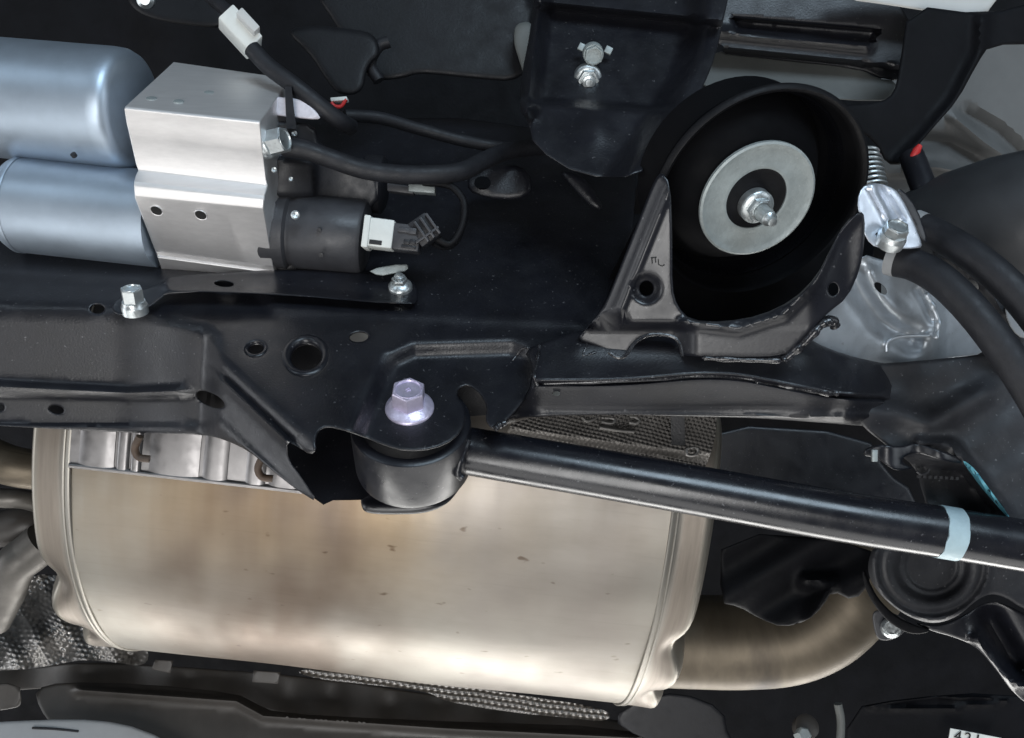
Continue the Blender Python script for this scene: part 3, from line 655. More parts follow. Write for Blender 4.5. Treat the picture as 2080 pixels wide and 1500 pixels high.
u1 = (P(900, 450, .487) - P(850, 485, .487)).normalized(); u2 = Vector((-u1.y, u1.x, 0))
MB().box(P(862, 470, .486), u1 * .0062, u2 * .0075, Vector((0, 0, .006))).build('plug_tail', 'plastic', con, bevel=.001)
for q in (-1, 0, 1): MB().box(P(868, 463, .4790) + u1 * q * .0038, u1 * .0007, u2 * .0066, Vector((0, 0, .0014))).build('latch_rib', 'plastic_grey', con, bevel=.0003)
MB().box(P(868, 478, .4788), u1 * .0075, u2 * .0007, Vector((0, 0, .0012))).build('latch_bar', 'plastic_grey', con, bevel=.0003)
tag(MB().tube(pathP([(885, 485, .49), (915, 495, .492), (938, 460, .493), (943, 415, .494), (925, 385, .495), (898, 374, .497), (860, 372, .50)]), .0021, n=12).build('taped_lead', 'rubber'), 'black taped wire looping from the plug back up to the pump', 'cable')
tag(MB().tube(pathP([(880, 497, .49), (905, 505, .495), (930, 490, .50), (948, 440, .505)]), .0012, n=8).build('thin_lead', 'rubber'), 'thin black wire running beside the taped lead at the plug', 'cable')
MB().box(P(815, 386, .505), Vector((.0075, -.001, 0)), Vector((0, .0022, 0)), Vector((0, 0, .004))).build('lead_clip', 'plastic_grey', con, bevel=.0006)
MB().box(P(858, 386, .503), Vector((.0075, -.0006, 0)), Vector((0, .0022, 0)), Vector((0, 0, .004))).build('lead_clip', 'washer', con, bevel=.0006)
tag(MB().tube(pathP([(575, 298, .478), (620, 305, .480), (670, 322, .483), (740, 345, .486), (820, 355, .489), (900, 354, .493), (945, 346, .50), (985, 326, .515), (1040, 305, .54), (1110, 298, .57)]), .0052, n=20).build('pressure_hose', 'hose'), 'black rubber hose leaving the pump cover and sagging to the right', 'hose')
# pump cradle: strap below the block with its two fixing bolts
def cradle_d(x, y): return base(x, y) - .009 - .004 * ridge(x, y, [(340, 590), (600, 600), (860, 625)], 9)
cr = thing('pump_cradle', 'black sheet metal cradle strap under the silver pump block', 'bracket', P(560, 600, .507))
sheet([(232, 640), (262, 640), (305, 625), (345, 592), (560, 598), (840, 622), (852, 600), (835, 560), (600, 545), (350, 560), (330, 575), (290, 590), (250, 600), (228, 618)], cradle_d, [ell(455, 577, 20, 6, rot=.08)], step=9, thick=.003, roll=6, hroll=3, rnd=1).build('strap', 'paint_gloss', cr, angle=55)
sheet([(745, 548), (826, 534), (830, 550), (800, 556), (770, 562)], flat(.494), step=8, thick=.002, roll=3, rnd=1).build('tab', 'washer', cr)
sheet([(1, 600), (80, 610), (110, 570), (40, 560)], flat(.55), step=12, rnd=1).build('ear', 'paint', cr)
hex_bolt('cradle_bolt', 'bright zinc bolt at the left end of the pump cradle strap', 'bolt', 273, 622, float(base(273., 622.)) - .0115, (.05, .86, .5), .0068, .0058, .0105, 'zinc', 'pump cradle bolts', flange_h=.003)
hex_bolt('cradle_bolt', 'bright zinc flange bolt under the white socket at the right end of the cradle', 'bolt', 813, 582, float(base(813., 582.)) - .0115, (.0, .70, .71), .0067, .0044, .0058, 'zinc', 'pump cradle bolts', flange_h=.0030, tip=.0030)

# ================================================================== top left: harness and body bits
lead = thing('wire_harness', 'black taped wire harness running down from a pale connector above the pump', 'cable', P(600, 180, .52))
hp = [(512, 100, .49), (545, 135, .488), (600, 176, .486), (650, 216, .488), (690, 246, .495), (712, 258, .51)]
MB().tube(pathP(hp), .0048, n=16).build('sheath', 'hose', lead)
u1 = (P(520, 100, .5) - P(465, 40, .5)).normalized(); u2 = Vector((-u1.y, u1.x, 0))
wcn = MB().box(P(488, 66, .503), u1 * .0125, u2 * .0058, Vector((.002, .001, .006))).build('connector_body', 'whitep', lead, bevel=.0012)
MB().box(P(505, 55, .500), u1 * .0075, u2 * .0024, Vector((.002, .001, .008))).build('connector_latch', 'whitepanel', lead, bevel=.0008)
MB().tube(pathP([(470, 30, .51), (440, 5, .52), (400, -30, .54)]), .004, n=12).build('upper_lead', 'hose', lead)
sheet([(548, 196), (600, 200), (625, 208), (652, 238), (645, 244), (600, 240), (552, 234), (535, 236)], flat(.484), [], step=10, thick=.006, roll=5, rnd=1).build('harness_tag', 'pinkwhite', lead)
sheet([(578, 176), (592, 176), (602, 262), (582, 262)], flat(.479), step=10, thick=.006, rnd=0).build('tag_clip', 'plastic', lead)
cl = thing('locking_clip', 'small red and white locking clip beside the wire harness', 'clip', P(690, 207, .52))
MB().box(P(690, 204, .52), (.0048, .0004, 0), (-.0002, .0011, 0), (0, 0, .003)).build('white_tab', 'whitep', cl, bevel=.0004)
MB().tube(pathP([(673, 209, .518), (680, 216, .518), (693, 216, .518), (703, 202, .518)]), .0011, n=10).build('red_loop', 'red', cl)
for (o_, d_, lab, nm, mt) in (
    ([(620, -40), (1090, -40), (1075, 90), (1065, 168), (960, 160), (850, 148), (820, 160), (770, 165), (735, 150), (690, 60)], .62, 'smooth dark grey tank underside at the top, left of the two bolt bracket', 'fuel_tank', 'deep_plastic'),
    ([(1048, 45), (1090, 45), (1085, 150), (1068, 165), (1050, 110), (1042, 80)], .60, 'pale grey tapered tab beside the left wall of the two bolt bracket', 'tank_strap', 'greypanel'),
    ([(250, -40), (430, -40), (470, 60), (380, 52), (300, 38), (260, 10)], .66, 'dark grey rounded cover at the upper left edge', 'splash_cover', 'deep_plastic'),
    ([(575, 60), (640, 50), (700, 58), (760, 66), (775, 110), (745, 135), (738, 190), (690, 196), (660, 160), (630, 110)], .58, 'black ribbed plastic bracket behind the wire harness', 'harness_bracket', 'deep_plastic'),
    ([(950, 350), (1010, 332), (1075, 340), (1085, 410), (950, 400)], .553, 'dark plate with a round hole right of the pump hose', 'body_bracket', 'paint'),
    ([(1130, 345), (1180, 350), (1230, 420), (1210, 430), (1165, 385)], .553, 'narrow dark angled strut between the hose and the mount leg', 'body_strut', 'paint')):
    hs = [ell(980, 372, 17, 14)] if nm == 'body_bracket' else []
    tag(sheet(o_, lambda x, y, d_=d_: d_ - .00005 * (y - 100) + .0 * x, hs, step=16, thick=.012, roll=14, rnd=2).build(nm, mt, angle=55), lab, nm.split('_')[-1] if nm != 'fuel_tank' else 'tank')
MB().lathe(P(980, 372, .56), (0, 0, 1), [(0, 0), (.006, 0)], n=8)
tag(MB().lathe(P(296, 0, .58), (.2, -.4, .9), [(.0060, -.002), (.0055, .002), (.003, .004), (0, .004)], n=20).build('sealing_plug', 'zinc'), 'small pale plug at the top edge above the upper motor', 'plug')
tag(MB().tube(pathP([(700, 235, .56), (770, 240, .57), (850, 262, .58), (950, 288, .585), (1040, 300, .59), (1130, 290, .60), (1230, 270, .62)]), .004, n=14).build('brake_pipe', 'hose'), 'thin dark pipe sweeping right from the harness above the pump hose', 'pipe')
tag(MB().tube(pathP([(770, 165, .59), (752, 130, .59), (768, 95, .59), (790, 85, .59)]), .004, n=12).build('cable_loop', 'hose'), 'short dark cable loop at the right side of the harness bracket', 'cable')

# ================================================================== top middle: bracket with two bolts
tb = thing('support_bracket', 'black channel bracket at the top holding two silver bolts', 'bracket', P(1230, 150, .52))
def tb_d(x, y):
    lx = 1096 - (y - 0) * .115
    d = .562 + .0 * x - .00024 * (y - 100)
    d = d - .028 * np.exp(-((x - lx) / 17.) ** 2) * sstep((252 - y) / 30)
    rx = 1440 - np.clip(y - 60, 0, 400) ** 1.35 * .075
    d = d - .030 * sstep((x - rx + 55) / 60)
    d = d - .022 * sstep((y - 200 - (x - 1100) * .06) / 16) * sstep((1420 - x) / 40)
    d = d - .020 * sstep((22 + (x - 1100) * .1 - y) / 20)
    d = d - .006 * np.exp(-(((x - 1215) / 34) ** 2 + ((y - 255) / 45) ** 2))
    return d
sheet([(1088, -40), (1488, -40), (1474, 20), (1455, 110), (1430, 175), (1400, 225), (1355, 275), (1320, 318), (1300, 360), (1180, 360), (1085, 300), (1072, 245), (1055, 225), (1058, 160), (1078, 60)], tb_d, step=7, thick=.004, roll=7, rnd=1, feat=[([(1098, 12), (1400, 42)], (-14, -9, -4, 0, 4, 9, 14)), ([(1096, 0), (1068, 245)], (-26, -18, -12, -6, 0, 6, 12, 18, 26)), ([(1090, 208), (1420, 228)], (-14, -9, -4, 0, 4, 9, 14))]).build('channel', 'paint', tb, angle=55)
NT = Vector((.02, -.55, .83))
hex_bolt('channel_bolt', 'upper dull silver bolt in the black channel bracket', 'bolt', 1205, 110, .5445, NT, .0064, .0060, .0050, 'washer', 'channel bracket bolts', phase=.4)
hex_bolt('channel_bolt', 'lower silver flange bolt with bright collar in the black channel bracket', 'bolt', 1194, 160, .5495, NT, .0087, .0066, .0060, 'zinc', 'channel bracket bolts', tip=.0040)
for x, y in ((1182, 97), (1236, 103)): MB().box(P(x, y, .5505), (.002, -.001, 0), (.001, .002, 0), (0, 0, .0012)).build('locking_tab', 'washer', tb, bevel=.0004)

# ================================================================== top right: body rail, wheel arch, strut
def rail_d(x, y): return .60 + .0 * x - .006 * ridge(x, y, [(1440, 62), (1760, 95)], 10) + .010 * plateau(x, y, [(1490, 38), (1780, 62), (1770, 88), (1500, 66)], 10) + .014 * sstep((y - 92 - (x - 1430) * .1) / 12)
rl = thing('body_rail', 'dark body rail with a lighter grey lower face above the mount cup', 'rail', P(1600, 120, .6))
sheet([(1440, -40), (1760, -40), (1850, 20), (1860, 160), (1800, 165), (1745, 140), (1580, 122), (1440, 106)], rail_d, [ell(1463, 97, 7, 6)], step=6, thick=.004, roll=6, rnd=1, feat=[([(1490, 38), (1780, 62)], (-7, -3, 0, 3, 7)), ([(1500, 66), (1770, 88)], (-7, -3, 0, 3, 7)), ([(1440, 99), (1740, 129)], (-7, -3, 0, 3, 7))]).build('upper_web', 'paint', rl, angle=55)
sheet([(1425, 100), (1580, 118), (1742, 136), (1780, 160), (1822, 164), (1812, 196), (1790, 208), (1600, 196), (1405, 184)], lambda x, y: .614 - .00016 * (y - 150), step=10, thick=.004, roll=5, rnd=1).build('lower_face', 'greypanel', rl, angle=55)
tag(sheet([(1700, -40), (2060, -40), (2015, 10), (1998, 40), (1900, 26), (1800, 10), (1720, 0)], flat(.575), step=14, thick=.006, roll=8, rnd=1).build('sill_panel', 'whitepanel', angle=55), 'bright pale panel edge in the upper right corner', 'panel')
def arch_d(x, y): return .56 + .00006 * (x - 1900) - .008 * ridge(x, y, [(1995, 40), (1990, 110), (1940, 210), (1880, 280), (1830, 330)], 14)
tag(sheet([(1845, 10), (2000, 30), (2120, 0), (2120, 90), (2010, 92), (1985, 130), (1945, 205), (1900, 255), (1862, 300), (1835, 335), (1800, 335), (1780, 290), (1720, 250), (1690, 215), (1790, 208), (1815, 190), (1825, 150)], arch_d, step=10, thick=.006, roll=9, rnd=1).build('arch_member', 'paint_dull', angle=55), 'black curved member between the body rail and the grey wheel arch', 'body member')
def liner_d(x, y):
    d = .70 + .00005 * (x - 1900) - .012 * ridge(x, y, [(1940, 240), (2000, 290), (2060, 330)], 12) + .010 * ridge(x, y, [(1960, 230), (2030, 270), (2090, 330)], 12) - .01 * ridge(x, y, [(1850, 345), (1900, 340), (1960, 352), (2020, 360)], 9) + .012 * sstep((y - 350) / 14)
    return d + .012 * ridge(x, y, [(1870, 285), (1930, 290), (1990, 320)], 16)
struct(sheet([(1790, 60), (2200, 60), (2200, 620), (1790, 620)], liner_d, step=8, thick=.004, rnd=0, feat=[([(1940, 240), (2000, 290), (2060, 330)], (-16, -10, -5, 0, 5, 10)), ([(1960, 228), (2030, 268), (2090, 328)], (0, 5, 10, 16)), ([(1850, 348), (1900, 344), (1960, 354), (2020, 362)], (-14, -9, -4, 0, 4, 9, 14)), ([(1870, 285), (1930, 290), (1990, 320)], (-20, -12, -6, 0, 6, 12, 20))]).build('wheel_arch_panel', 'arch', angle=60))
dm = thing('shock_absorber_tube', 'wide dark round tube cut by the right edge below the wheel arch', 'tube', P(2060, 430, .5))
MB().lathe(P(2124, 450, .485), (.74, .12, .66), [(.024, -.085), (.033, -.068), (.0390, -.045), (.0412, -.02), (.0405, -.002), (.0398, 0), (.0388, .0004), (.0378, -.0006), (.037, -.012), (.036, -.05), (0, -.05)], n=72).build('outer_tube', 'tubegrey', dm, angle=45)
sheet([(1985, 345), (2010, 330), (2035, 338), (1985, 372), (1950, 420), (1935, 470), (1925, 462), (1940, 410), (1960, 370)], flat(.52), step=9, thick=.006, roll=6, rnd=1).build('collar', 'paint_gloss', dm)
tag(MB().tube(pathP([(1852, 318, .53), (1870, 365, .52), (1890, 420, .51), (1900, 455, .505)]), .0072, n=24).build('damper_rod', 'paint_gloss'), 'short black glossy rod with a red tipped top between rail and zinc bracket', 'rod')
tag(MB().lathe(P(1862, 306, .522), (.45, .8, .25), [(.0016, -.006), (.0024, 0), (.0014, .0035), (0, .004)], n=16).build('rod_tip', 'red'), 'tiny red cap at the top of the black rod', 'cap')
coil = []
for k in range(0, 8 * 24 + 1):
    a = k / 24 * 2 * math.pi; c = P(1752 + 2.4 * k / 24, 312 + 9.5 * k / 24, .515); coil.append(c + Vector((math.cos(a) * .0085, math.sin(a) * .0020, math.sin(a) * .0085)))
tag(MB().tube(coil, .0009, n=8).build('coil_spring', 'zinc'), 'small bright coil spring behind the right side of the mount cup', 'spring')
scr = thing('thread_screw', 'tiny bright threaded screw above the mount cup', 'screw', P(1712, 235, .55))
for k in range(4): MB().lathe(P(1717 - 2.8 * k, 224 + 7.5 * k, .55), (-.3, -.9, .2), [(.0005, -.001), (.0022, 0), (.0005, .001)], n=16).build('thread', 'silver', scr)
MB().tube([P(1719, 218, .55), P(1706, 252, .55)], .0010, n=10).build('core', 'silver', scr)
# zinc bracket with bolt
zb = thing('zinc_bracket', 'shiny zinc plated angle bracket bolted beside the mount cup', 'bracket', P(1810, 440, .43))
def zb_d(x, y):
    return .4265 + .00012 * (x - 1800) - .0035 * ridge(x, y, [(1772, 380), (1800, 430), (1815, 465)], 8) + .004 * ridge(x, y, [(1790, 385), (1815, 425), (1830, 450)], 8)
sheet([(1744, 392), (1758, 374), (1786, 372), (1818, 384), (1830, 400), (1856, 450), (1874, 496), (1868, 506), (1792, 506), (1768, 498), (1752, 470), (1750, 440), (1741, 424)], zb_d, [ell(1787, 478, 9, 5, rot=.3)], step=7, thick=.0022, roll=4, rnd=1).build('plate', 'zincblue', zb, angle=50)
sheet([(1822, 384), (1834, 386), (1862, 420), (1886, 490), (1876, 496), (1854, 448), (1830, 400)], lambda x, y: .432 + .0004 * (x - 1840) * .2, step=8, thick=.002, roll=3, rnd=1).build('side_flange', 'paint_gloss', zb, angle=50)
hex_bolt('bracket_bolt', 'bright zinc hexagon flange bolt on the shiny angle bracket', 'bolt', 1812, 482, .4220, (.08, .62, .78), .0068, .0058, .0070, 'zinc', flange_h=.0028, phase=.3)
# galvanised body panel
def gal_d(x, y):
    d = .468 + .00012 * (x - 1750) + .00010 * (y - 600)
    d = d + .012 * ridge(x, y, [(1732, 560), (1752, 600), (1790, 650), (1850, 690)], 22) - .006 * ridge(x, y, [(1765, 560), (1790, 610), (1830, 645)], 22)
    d = d + .004 * ridge(x, y, [(1862, 590), (1880, 620), (1892, 650)], 6) - .003 * ridge(x, y, [(1800, 700), (1808, 684), (1890, 680)], 5) + .006 * sstep((x - 1890) / 40)
    return d
gp = thing('galvanised_panel', 'shiny galvanised steel body panel with an oval hole under the hoses', 'panel', P(1800, 630, .47))
sheet([(1630, 700), (1655, 655), (1700, 600), (1735, 555), (1750, 515), (1790, 528), (1860, 545), (1930, 600), (1985, 680), (2010, 720), (1900, 730), (1850, 745), (1720, 740)], gal_d, [ell(1789, 586, 16, 8, rot=.75)], step=6, thick=.003, roll=4, hroll=3, rnd=1).build('panel_sheet', 'galv', gp, angle=60)
bead([(1655, 668, .449), (1672, 655, .449), (1690, 652, .450), (1697, 664, .452)], .0028, name='sealant', mat='weld', parent=gp, amp=.3)
bead([(1800, 716, .463), (1803, 695, .462), (1830, 684, .463), (1890, 682, .466)], .0009, name='seam_bead', mat='galv', parent=gp, amp=.3)
bead([(1880, 595, .466), (1895, 625, .467), (1905, 655, .468), (1900, 690, .468)], .0016, name='seam_bead', mat='galv', parent=gp, amp=.9)
# hoses
for pts, r, lab in (([(1868, 462, .455), (1905, 478, .448), (1960, 510, .435), (2020, 555, .425), (2080, 615, .418), (2160, 720, .41)], .0078, 'upper of two grey black rubber hoses running off the right edge'),
                    ([(1820, 530, .448), (1860, 540, .442), (1910, 568, .432), (1970, 625, .422), (2030, 700, .415), (2090, 790, .41), (2140, 880, .41)], .0080, 'lower of two grey black rubber hoses passing over the galvanised panel')):
    h = thing('brake_hose', lab, 'hose', P(*pts[1]), 'rubber brake hoses')
    MB().tube(pathP(pts, 10), r, n=28).build('hose_body', 'hose', h)
    a = P(*pts[0]); b_ = P(*pts[1]); MB().tube([a - (b_ - a) * .35, a.lerp(b_, .12)], r * 1.02, n=24).build('ferrule', 'pale', h, angle=40)

hb = thing('hose_bracket', 'dark hose support plate between the two rubber hoses at the right', 'bracket', P(1970, 600, .455))
sheet([(1890, 492), (1940, 505), (2010, 560), (2070, 640), (2110, 720), (2080, 740), (2030, 690), (1960, 610), (1900, 545)], lambda x, y: .458 + .0 * x - .004 * ridge(x, y, [(1930, 520), (2000, 580), (2060, 660)], 10), [ell(1975, 580, 14, 10, rot=.6)], step=8, thick=.003, roll=5, hroll=3, rnd=1).build('plate', 'arm', hb, angle=55)
sheet([(2040, 620), (2056, 618), (2078, 660), (2090, 690), (2066, 684), (2046, 655)], flat(.452), step=7, thick=.002, roll=4, rnd=1).build('clip', 'pale', hb, angle=55)

# ================================================================== right: knuckle arm, bushing housing
kn = thing('knuckle_arm', 'broad dull black suspension arm at the right edge with turquoise paint mark', 'suspension arm', P(1960, 900, .46))
def kn_d(x, y):
    d = .462 - .00006 * (y - 900) + .00002 * (x - 1900)
    d = d + .020 * plateau(x, y, [(1760, 950), (1860, 935), (1960, 950), (2040, 1050), (1900, 1060), (1760, 1010)], 24)
    d = d - .006 * ridge(x, y, [(1740, 830), (1830, 845), (1890, 860), (2000, 800)], 26) - .008 * ridge(x, y, [(1870, 900), (1930, 905), (1965, 945), (2045, 1052)], 12)
    return d + .0012 * np.sin(x * .05 + y * .02) * np.sin(y * .045 - x * .01)
sheet([(1760, 740), (1850, 735), (2000, 720), (2200, 690), (2200, 1180), (2060, 1130), (1950, 1112), (1900, 1080), (1872, 1000), (1862, 950), (1800, 905), (1752, 868), (1735, 840)], kn_d, step=9, thick=.006, roll=9, rnd=1).build('arm_plate', 'arm', kn, angle=60)
sheet([(1954, 936), (1964, 939), (1982, 955), (2004, 986), (2052, 1050), (2046, 1052), (1994, 992), (1972, 962)], lambda x, y: kn_d(x, y) - .0012, step=6, thick=.0006, rnd=1).build('paint_mark', 'mark', kn)
for k in range(8): MB().box(P(1866 + k * 11, 968 + k * .6, .4685), (.0008, 0, 0), (0, .0008, 0), (0, 0, .0008)).build('cast_letter', 'plastic_grey', kn)
MB().tube(pathP([(1862, 958, .467), (1872, 964, .467), (1884, 960, .467), (1888, 952, .467)]), .0006, n=8).build('cast_letter', 'plastic_grey', kn)
brk = thing('sensor_bracket', 'small dark stamped bracket with a torn edge hanging over the arm', 'bracket', P(1830, 925, .45))
sheet([(1752, 926), (1758, 910), (1790, 902), (1828, 908), (1862, 898), (1900, 912), (1940, 925), (1960, 942), (1930, 940), (1895, 930), (1862, 920), (1840, 925), (1830, 940), (1860, 952), (1820, 958), (1800, 945), (1780, 930)], lambda x, y: .452 - .003 * np.sin(x * .06), step=7, thick=.003, roll=5, rnd=1).build('plate', 'paint_gloss', brk, angle=60)
MB().box(P(1776, 926, .448), (.0014, 0, 0), (0, .003, 0), (0, 0, .001)).build('tab', 'washer', brk, bevel=.0003)
la = thing('lower_arm', 'black stamped lower arm with a round bushing seat and rolled edge', 'suspension arm', P(1900, 1200, .50))
def la_d(x, y):
    r = np.hypot(x - 1893, (y - 1150) * 1.08)
    d = .500 + .00003 * (x - 1900) - .0
    d = d + .006 * sstep((82 - r) / 20) - .0015 * np.exp(-((r - 92) / 9.) ** 2) - .004 * np.exp(-((r - 116) / 8.) ** 2) + .002 * sstep((58 - r) / 8)
    return d
sheet([(1762, 1140), (1780, 1100), (2200, 1130), (2200, 1275), (2080, 1240), (2040, 1212), (2010, 1206), (1982, 1220), (1950, 1250), (1912, 1266), (1875, 1265), (1830, 1245), (1790, 1212), (1765, 1175)], la_d, step=4.2, thick=.010, roll=10, rnd=2).build('seat_plate', 'arm', la, angle=60)
sheet([(1755, 1150), (1775, 1205), (1810, 1245), (1850, 1268), (1900, 1282), (1850, 1292), (1800, 1262), (1765, 1215), (1750, 1170)], flat(.515), step=9, thick=.006, roll=5, rnd=2).build('seat_collar', 'paint_dull', la)
sheet([(1850, 1262), (1905, 1272), (1960, 1250), (2000, 1222), (2040, 1225), (2110, 1262), (2200, 1330), (2200, 1460), (2110, 1445), (2060, 1412), (2022, 1360), (1985, 1315), (1940, 1295), (1890, 1282)],
      lambda x, y: .520 + .00002 * (y - 1300) - .010 * ridge(x, y, [(1985, 1300), (2035, 1365), (2070, 1390), (2140, 1400)], 12) + .02 * ridge(x, y, [(2010, 1260), (2050, 1330), (2075, 1360)], 26), step=9, thick=.006, roll=8, rnd=2).build('spring_pan_edge', 'paint_gloss', la, angle=60)
fl = thing('exhaust_flange', 'small pipe flange with a bolt at the end of the bent outlet pipe', 'flange', P(1812, 1275, .56))
sheet([(1770, 1240), (1800, 1240), (1830, 1252), (1845, 1265), (1838, 1285), (1815, 1300), (1785, 1302), (1775, 1280)], flat(.56), step=8, thick=.005, roll=4, rnd=2).build('ear', 'plastic_grey', fl)
hex_bolt('flange_stud', 'small bright bolt in the exhaust pipe flange under the round bushing seat', 'bolt', 1810, 1276, .5565, (-.3, .3, .9), .0062, .0052, .0055, 'zinc')

# ================================================================== heat shields, dimpled
def dimples(x, y, pitch, amp, rot=.0, wb=.2):
    x = x + wb * (5 * np.sin(y * .031 + 1) + 3 * np.sin(y * .083)); y = y + wb * (6 * np.sin(x * .027) + 3 * np.sin(x * .071 + 2))
    c, s = math.cos(rot), math.sin(rot); u = (x * c + y * s) / pitch; v = (-x * s + y * c) / (pitch * .8)
    iu = np.floor(v); fu = (u + .5 * (iu % 2)) % 1 - .5; fv = v % 1 - .5
    return -amp * np.exp(-((fu * 2.6) ** 2 + (fv * 2.6) ** 2))
def shield(name, lab, out, dfn, pitch, amp, mat, rot=0., step=3.0, extra=None):
    t = thing(name, lab, 'heat shield', P(*out[0], .7), 'embossed heat shields')
    sheet(out, lambda x, y: dfn(x, y) + dimples(x, y, pitch, amp, rot, 1. if out[0][0] < 0 else .2), step=step, thick=.001, rnd=2).build('embossed_sheet', mat, t, angle=80)
    return t
shield('heat_shield', 'crumpled dimpled heat shield at the lower left beneath the muffler end', [(-60, 1215), (20, 1195), (75, 1165), (130, 1170), (190, 1240), (250, 1300), (305, 1318), (296, 1356), (230, 1345), (165, 1340), (110, 1352), (40, 1362), (-60, 1362)],
       lambda x, y: .78 + .010 * np.sin((y - 1180 + .25 * x) * .035) + .007 * np.sin(x * .045 + y * .03) + .004 * np.sin(x * .09 - y * .05) - .0003 * (y - 1250), 13, .0030, 'foil', rot=.18, step=2.9)
hs2 = shield('heat_shield', 'dimpled heat shield with embossed figures between beam and link', [(1030, 862), (1095, 832), (1300, 815), (1440, 815), (1458, 850), (1450, 905), (1430, 960), (1380, 985), (1250, 950), (1120, 925), (1030, 905)],
             lambda x, y: .502 + .0001 * (y - 880) + .010 * sstep((y - 868 - (x - 1030) * .13) / 20), 9.5, .0013, 'foil_dark', rot=.25, step=2.2)
for pts in ([(1182, 848), (1192, 855), (1205, 852), (1212, 846), (1204, 842)], [(1222, 848), (1245, 850), (1248, 856), (1240, 860), (1222, 857)], [(1278, 846), (1292, 848), (1298, 854), (1290, 860), (1278, 858)], [(1218, 868), (1255, 874), (1288, 877)]):
    MB().tube(pathP([(x, y, .4990) for x, y in pts]), .0011, n=8).build('embossed_figure', 'foil', hs2)
MB().tube(pathP([(1393, 912, .505), (1396, 924, .505), (1412, 924, .505), (1417, 912, .505), (1405, 909, .505), (1393, 912, .505)], 5), .0010, n=8).build('slot_edge', 'foil', hs2)
sheet([(1362, 838), (1390, 838), (1392, 905), (1364, 905)], flat(.497), step=10, thick=.003, rnd=0).build('cross_strap', 'paint', hs2)
shield('heat_shield', 'narrow dimpled heat shield strip along the lower edge of the muffler', [(590, 1360), (700, 1362), (880, 1385), (1040, 1410), (1240, 1440), (1238, 1468), (1150, 1458), (1040, 1448), (900, 1425), (870, 1405), (760, 1392), (640, 1380)],
       lambda x, y: .79 - .0002 * (y - 1400), 14, .0030, 'foil', rot=.14, step=3.0)

# ================================================================== bottom: underbody panels
tag(sheet([(70, 1400), (130, 1385), (300, 1390), (480, 1408), (520, 1430), (560, 1448), (800, 1462), (1300, 1478), (1400, 1530), (1300, 1600), (150, 1600), (110, 1480), (80, 1440)],
    lambda x, y: .83 - .00018 * (y - 1400) - .010 * ridge(x, y, [(160, 1402), (480, 1425), (535, 1455), (900, 1480), (1300, 1500)], 9), step=11, thick=.004, roll=8, rnd=1, feat=[([(160, 1402), (480, 1425), (535, 1455), (900, 1480), (1300, 1500)], (-16, -11, -7, -3, 0, 3, 7, 11, 16))]).build('tunnel_panel', 'brownpan', angle=60), 'brown grey ribbed underbody panel along the bottom left', 'panel')
tag(sheet([(-60, 1340), (60, 1358), (160, 1345), (300, 1350), (640, 1375), (900, 1415), (1250, 1462), (1480, 1500), (1480, 1530), (900, 1500), (520, 1445), (480, 1412), (130, 1395), (-60, 1410)],
    lambda x, y: .86 + .006 * np.sin(x * .03) - .0001 * (y - 1400), step=12, thick=.004, roll=6, rnd=1).build('tunnel_wall', 'brownpan', angle=60), 'dark brown grey tunnel wall behind the dimpled strip', 'panel')
tag(sheet([(-60, 1470), (90, 1462), (200, 1462), (290, 1480), (380, 1530), (380, 1600), (-60, 1600)], lambda x, y: .80 - .0002 * (y - 1470), step=11, thick=.004, roll=8, rnd=1).build('floor_flange', 'pale', angle=60), 'pale silver floor flange in the bottom left corner', 'panel')
for pts, lab in (([(66, 1479, .797), (110, 1481, .797), (160, 1486, .797)], 'thin dark rod lying on the pale floor flange, left'), ([(280, 1492, .797), (300, 1496, .797), (330, 1506, .797)], 'thin dark rod lying on the pale floor flange, right')):
    tag(MB().tube(pathP(pts), .0011, n=8).build('clip_rod', 'plastic'), lab, 'rod')
tag(sheet([(-60, 1395), (40, 1385), (45, 1430), (30, 1440), (-60, 1450)], flat(.82), step=12, roll=6, rnd=1).build('body_plate', 'brownpan'), 'small dull plate at the left edge below the heat shield', 'plate')
for (o_, lab) in (([(315, 1340), (352, 1342), (346, 1368), (308, 1360)], 'small dull grey tab under the muffler edge beside the crumpled shield'), ([(515, 1362), (570, 1366), (565, 1390), (512, 1386)], 'small dull grey tab under the muffler edge left of the dimpled strip')):
    tag(sheet(o_, flat(.80), step=8, roll=3, rnd=0).build('panel_tab', 'brownpan'), lab, 'tab', 'panel tabs')
# left edge: pipes beside the muffler
for pts, r, mt, lab in (([(-60, 1005, .64), (0, 1012, .64), (50, 1015, .645), (100, 1030, .66)], .007, 'pipe_grey', 'thin grey pipe meeting the left muffler end'),
                        ([(-80, 1085, .68), (0, 1075, .68), (60, 1065, .68), (100, 1075, .69)], .014, 'brownpan', 'dark brown pipe behind the left muffler end'),
                        ([(90, 1100, .66), (60, 1125, .66), (30, 1150, .66), (10, 1200, .67), (-20, 1260, .68)], .0150, 'pipe_grey', 'thick grey bent pipe at the lower left of the muffler')):
    tag(MB().tube(pathP(pts), r, n=28).build('exhaust_pipe', mt), lab, 'pipe', 'pipes at the left muffler end')
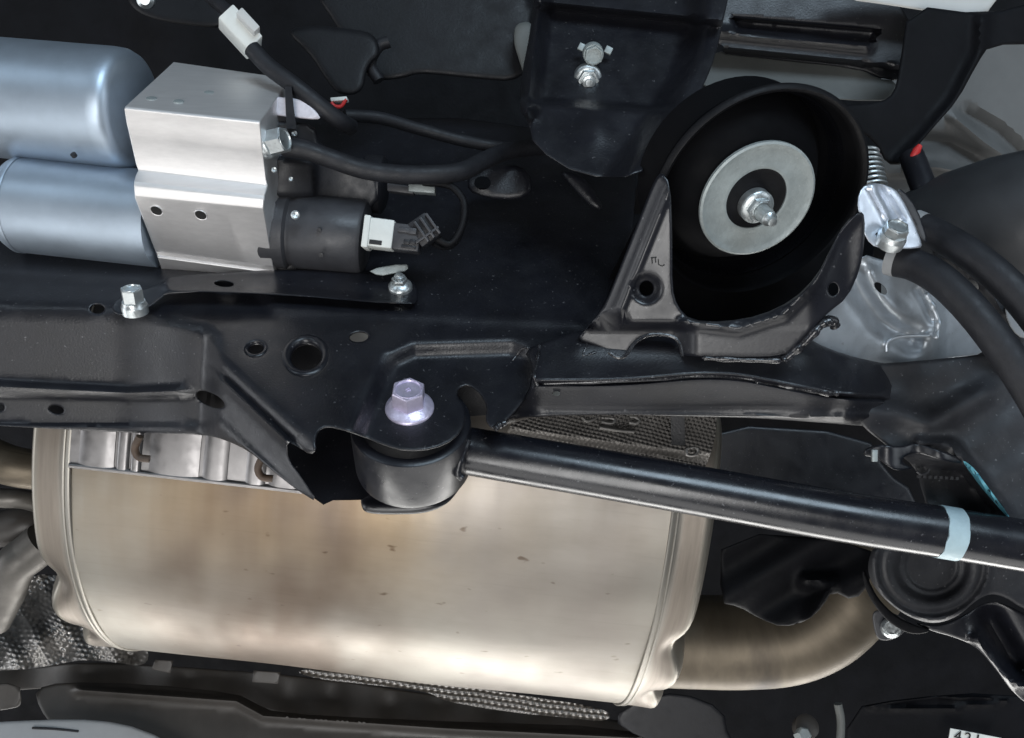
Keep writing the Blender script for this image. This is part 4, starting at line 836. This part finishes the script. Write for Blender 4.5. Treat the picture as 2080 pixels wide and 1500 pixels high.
# lower right corner
for (o_, d_, mt, nm, lab, ct) in (
    ([(1480, 1500), (1470, 1440), (1380, 1405), (1300, 1420), (1240, 1460), (1300, 1500), (1400, 1530), (1520, 1530)], .80, 'plastic', 'body_gusset', 'dark grey stepped body gusset below the right muffler end', 'gusset'),
    ([(1720, 1440), (1840, 1418), (2020, 1405), (2200, 1440), (2200, 1600), (1720, 1600)], .72, 'paint_dull', 'splash_shield', 'dark panel with a long oval rib in the lower right corner', 'panel'),
    ([(1466, 1080), (1770, 1100), (1772, 1180), (1735, 1222), (1690, 1200), (1672, 1232), (1640, 1262), (1590, 1275), (1545, 1258), (1500, 1232), (1462, 1225)], .575, 'paint_dull', 'cross_member', 'dark folded cross member behind the right muffler end', 'beam'),
    ([(1440, 860), (1760, 880), (1800, 960), (1860, 1000), (1860, 1080), (1500, 1020), (1430, 960)], .76, 'paint', 'inner_panel', 'black inner panel seen above the link tube', 'panel')):
    fn = (lambda x, y, d_=d_, nm=nm: d_ + (.0 if nm != 'splash_shield' else 1) * (-.006 * ridge(x, y, [(1770, 1432), (1900, 1415), (2010, 1420)], 4) - .006 * ridge(x, y, [(1770, 1436), (1900, 1442), (2050, 1425)], 4)) + (.0 if nm != 'cross_member' else 1) * (-.02 * ridge(x, y, [(1640, 1180), (1690, 1185), (1650, 1260)], 16) + .004 * np.sin(x * .03 + y * .05)))
    tag(sheet(o_, fn, [], step=9, thick=.004, roll=8, rnd=1).build(nm, mt, angle=60), lab, ct)
tag(MB().tube(pathP([(1702, 1430, .70), (1708, 1465, .70), (1706, 1520, .70)]), .0032, n=14).build('grey_rod', 'greypanel'), 'short pale rod rising from the bottom edge right of the muffler', 'rod')
bt = thing('rusty_nut', 'pale nut on a dark brown base at the bottom edge right of the muffler', 'nut', P(1630, 1490, .7))
MB().lathe(P(1636, 1478, .70), (.1, .6, .8), [(0, -.004), (.0095, -.004), (.0095, .004), (.006, .006), (0, .006)], n=24).build('base', 'brownpan', bt, angle=40)
MB().lathe(P(1630, 1494, .69), (.1, .5, .85), [(.0058, -.004), (.0058, .004), (.0045, .005), (0, .005)], n=6).build('nut_body', 'washer', bt, angle=25)
lb = thing('number_label', 'white sticker with printed black figures in the bottom right corner', 'label', P(1980, 1492, .70))
q0, q1, q2, q3 = P(1931, 1480, .70), P(2035, 1500, .70), P(2030, 1530, .70), P(1926, 1510, .70)
MB().slab([q0, q1, q2, q3], [q - Vector((0, 0, .0008)) for q in (q0, q1, q2, q3)]).build('sticker', 'whitep', lb)
fo = bpy.data.curves.new('figures', 'FONT'); fo.body = '421'; fo.size = .0125; fo.extrude = .0001; fo.space_character = 1.25; fo.materials.append(M['ink'])
tmp = bpy.data.objects.new('figures_text', fo); COL.objects.link(tmp)
bpy.context.view_layer.update()
fme = bpy.data.meshes.new_from_object(tmp.evaluated_get(bpy.context.evaluated_depsgraph_get()))
bpy.data.objects.remove(tmp); fobj = bpy.data.objects.new('figures', fme); COL.objects.link(fobj); fobj.parent = lb
ex = (q1 - q0).normalized(); ez = ex.cross((q0 - q3).normalized()).normalized(); ey = ez.cross(ex)
om = to_world(P(1936, 1505, .6985)) - Vector(lb['_o'])
fobj.matrix_local = Matrix.Translation(om) @ (ROT @ Matrix((ex, ey, ez)).transposed()).to_4x4()

for o in bpy.data.objects:
    if '_o' in o: del o['_o']
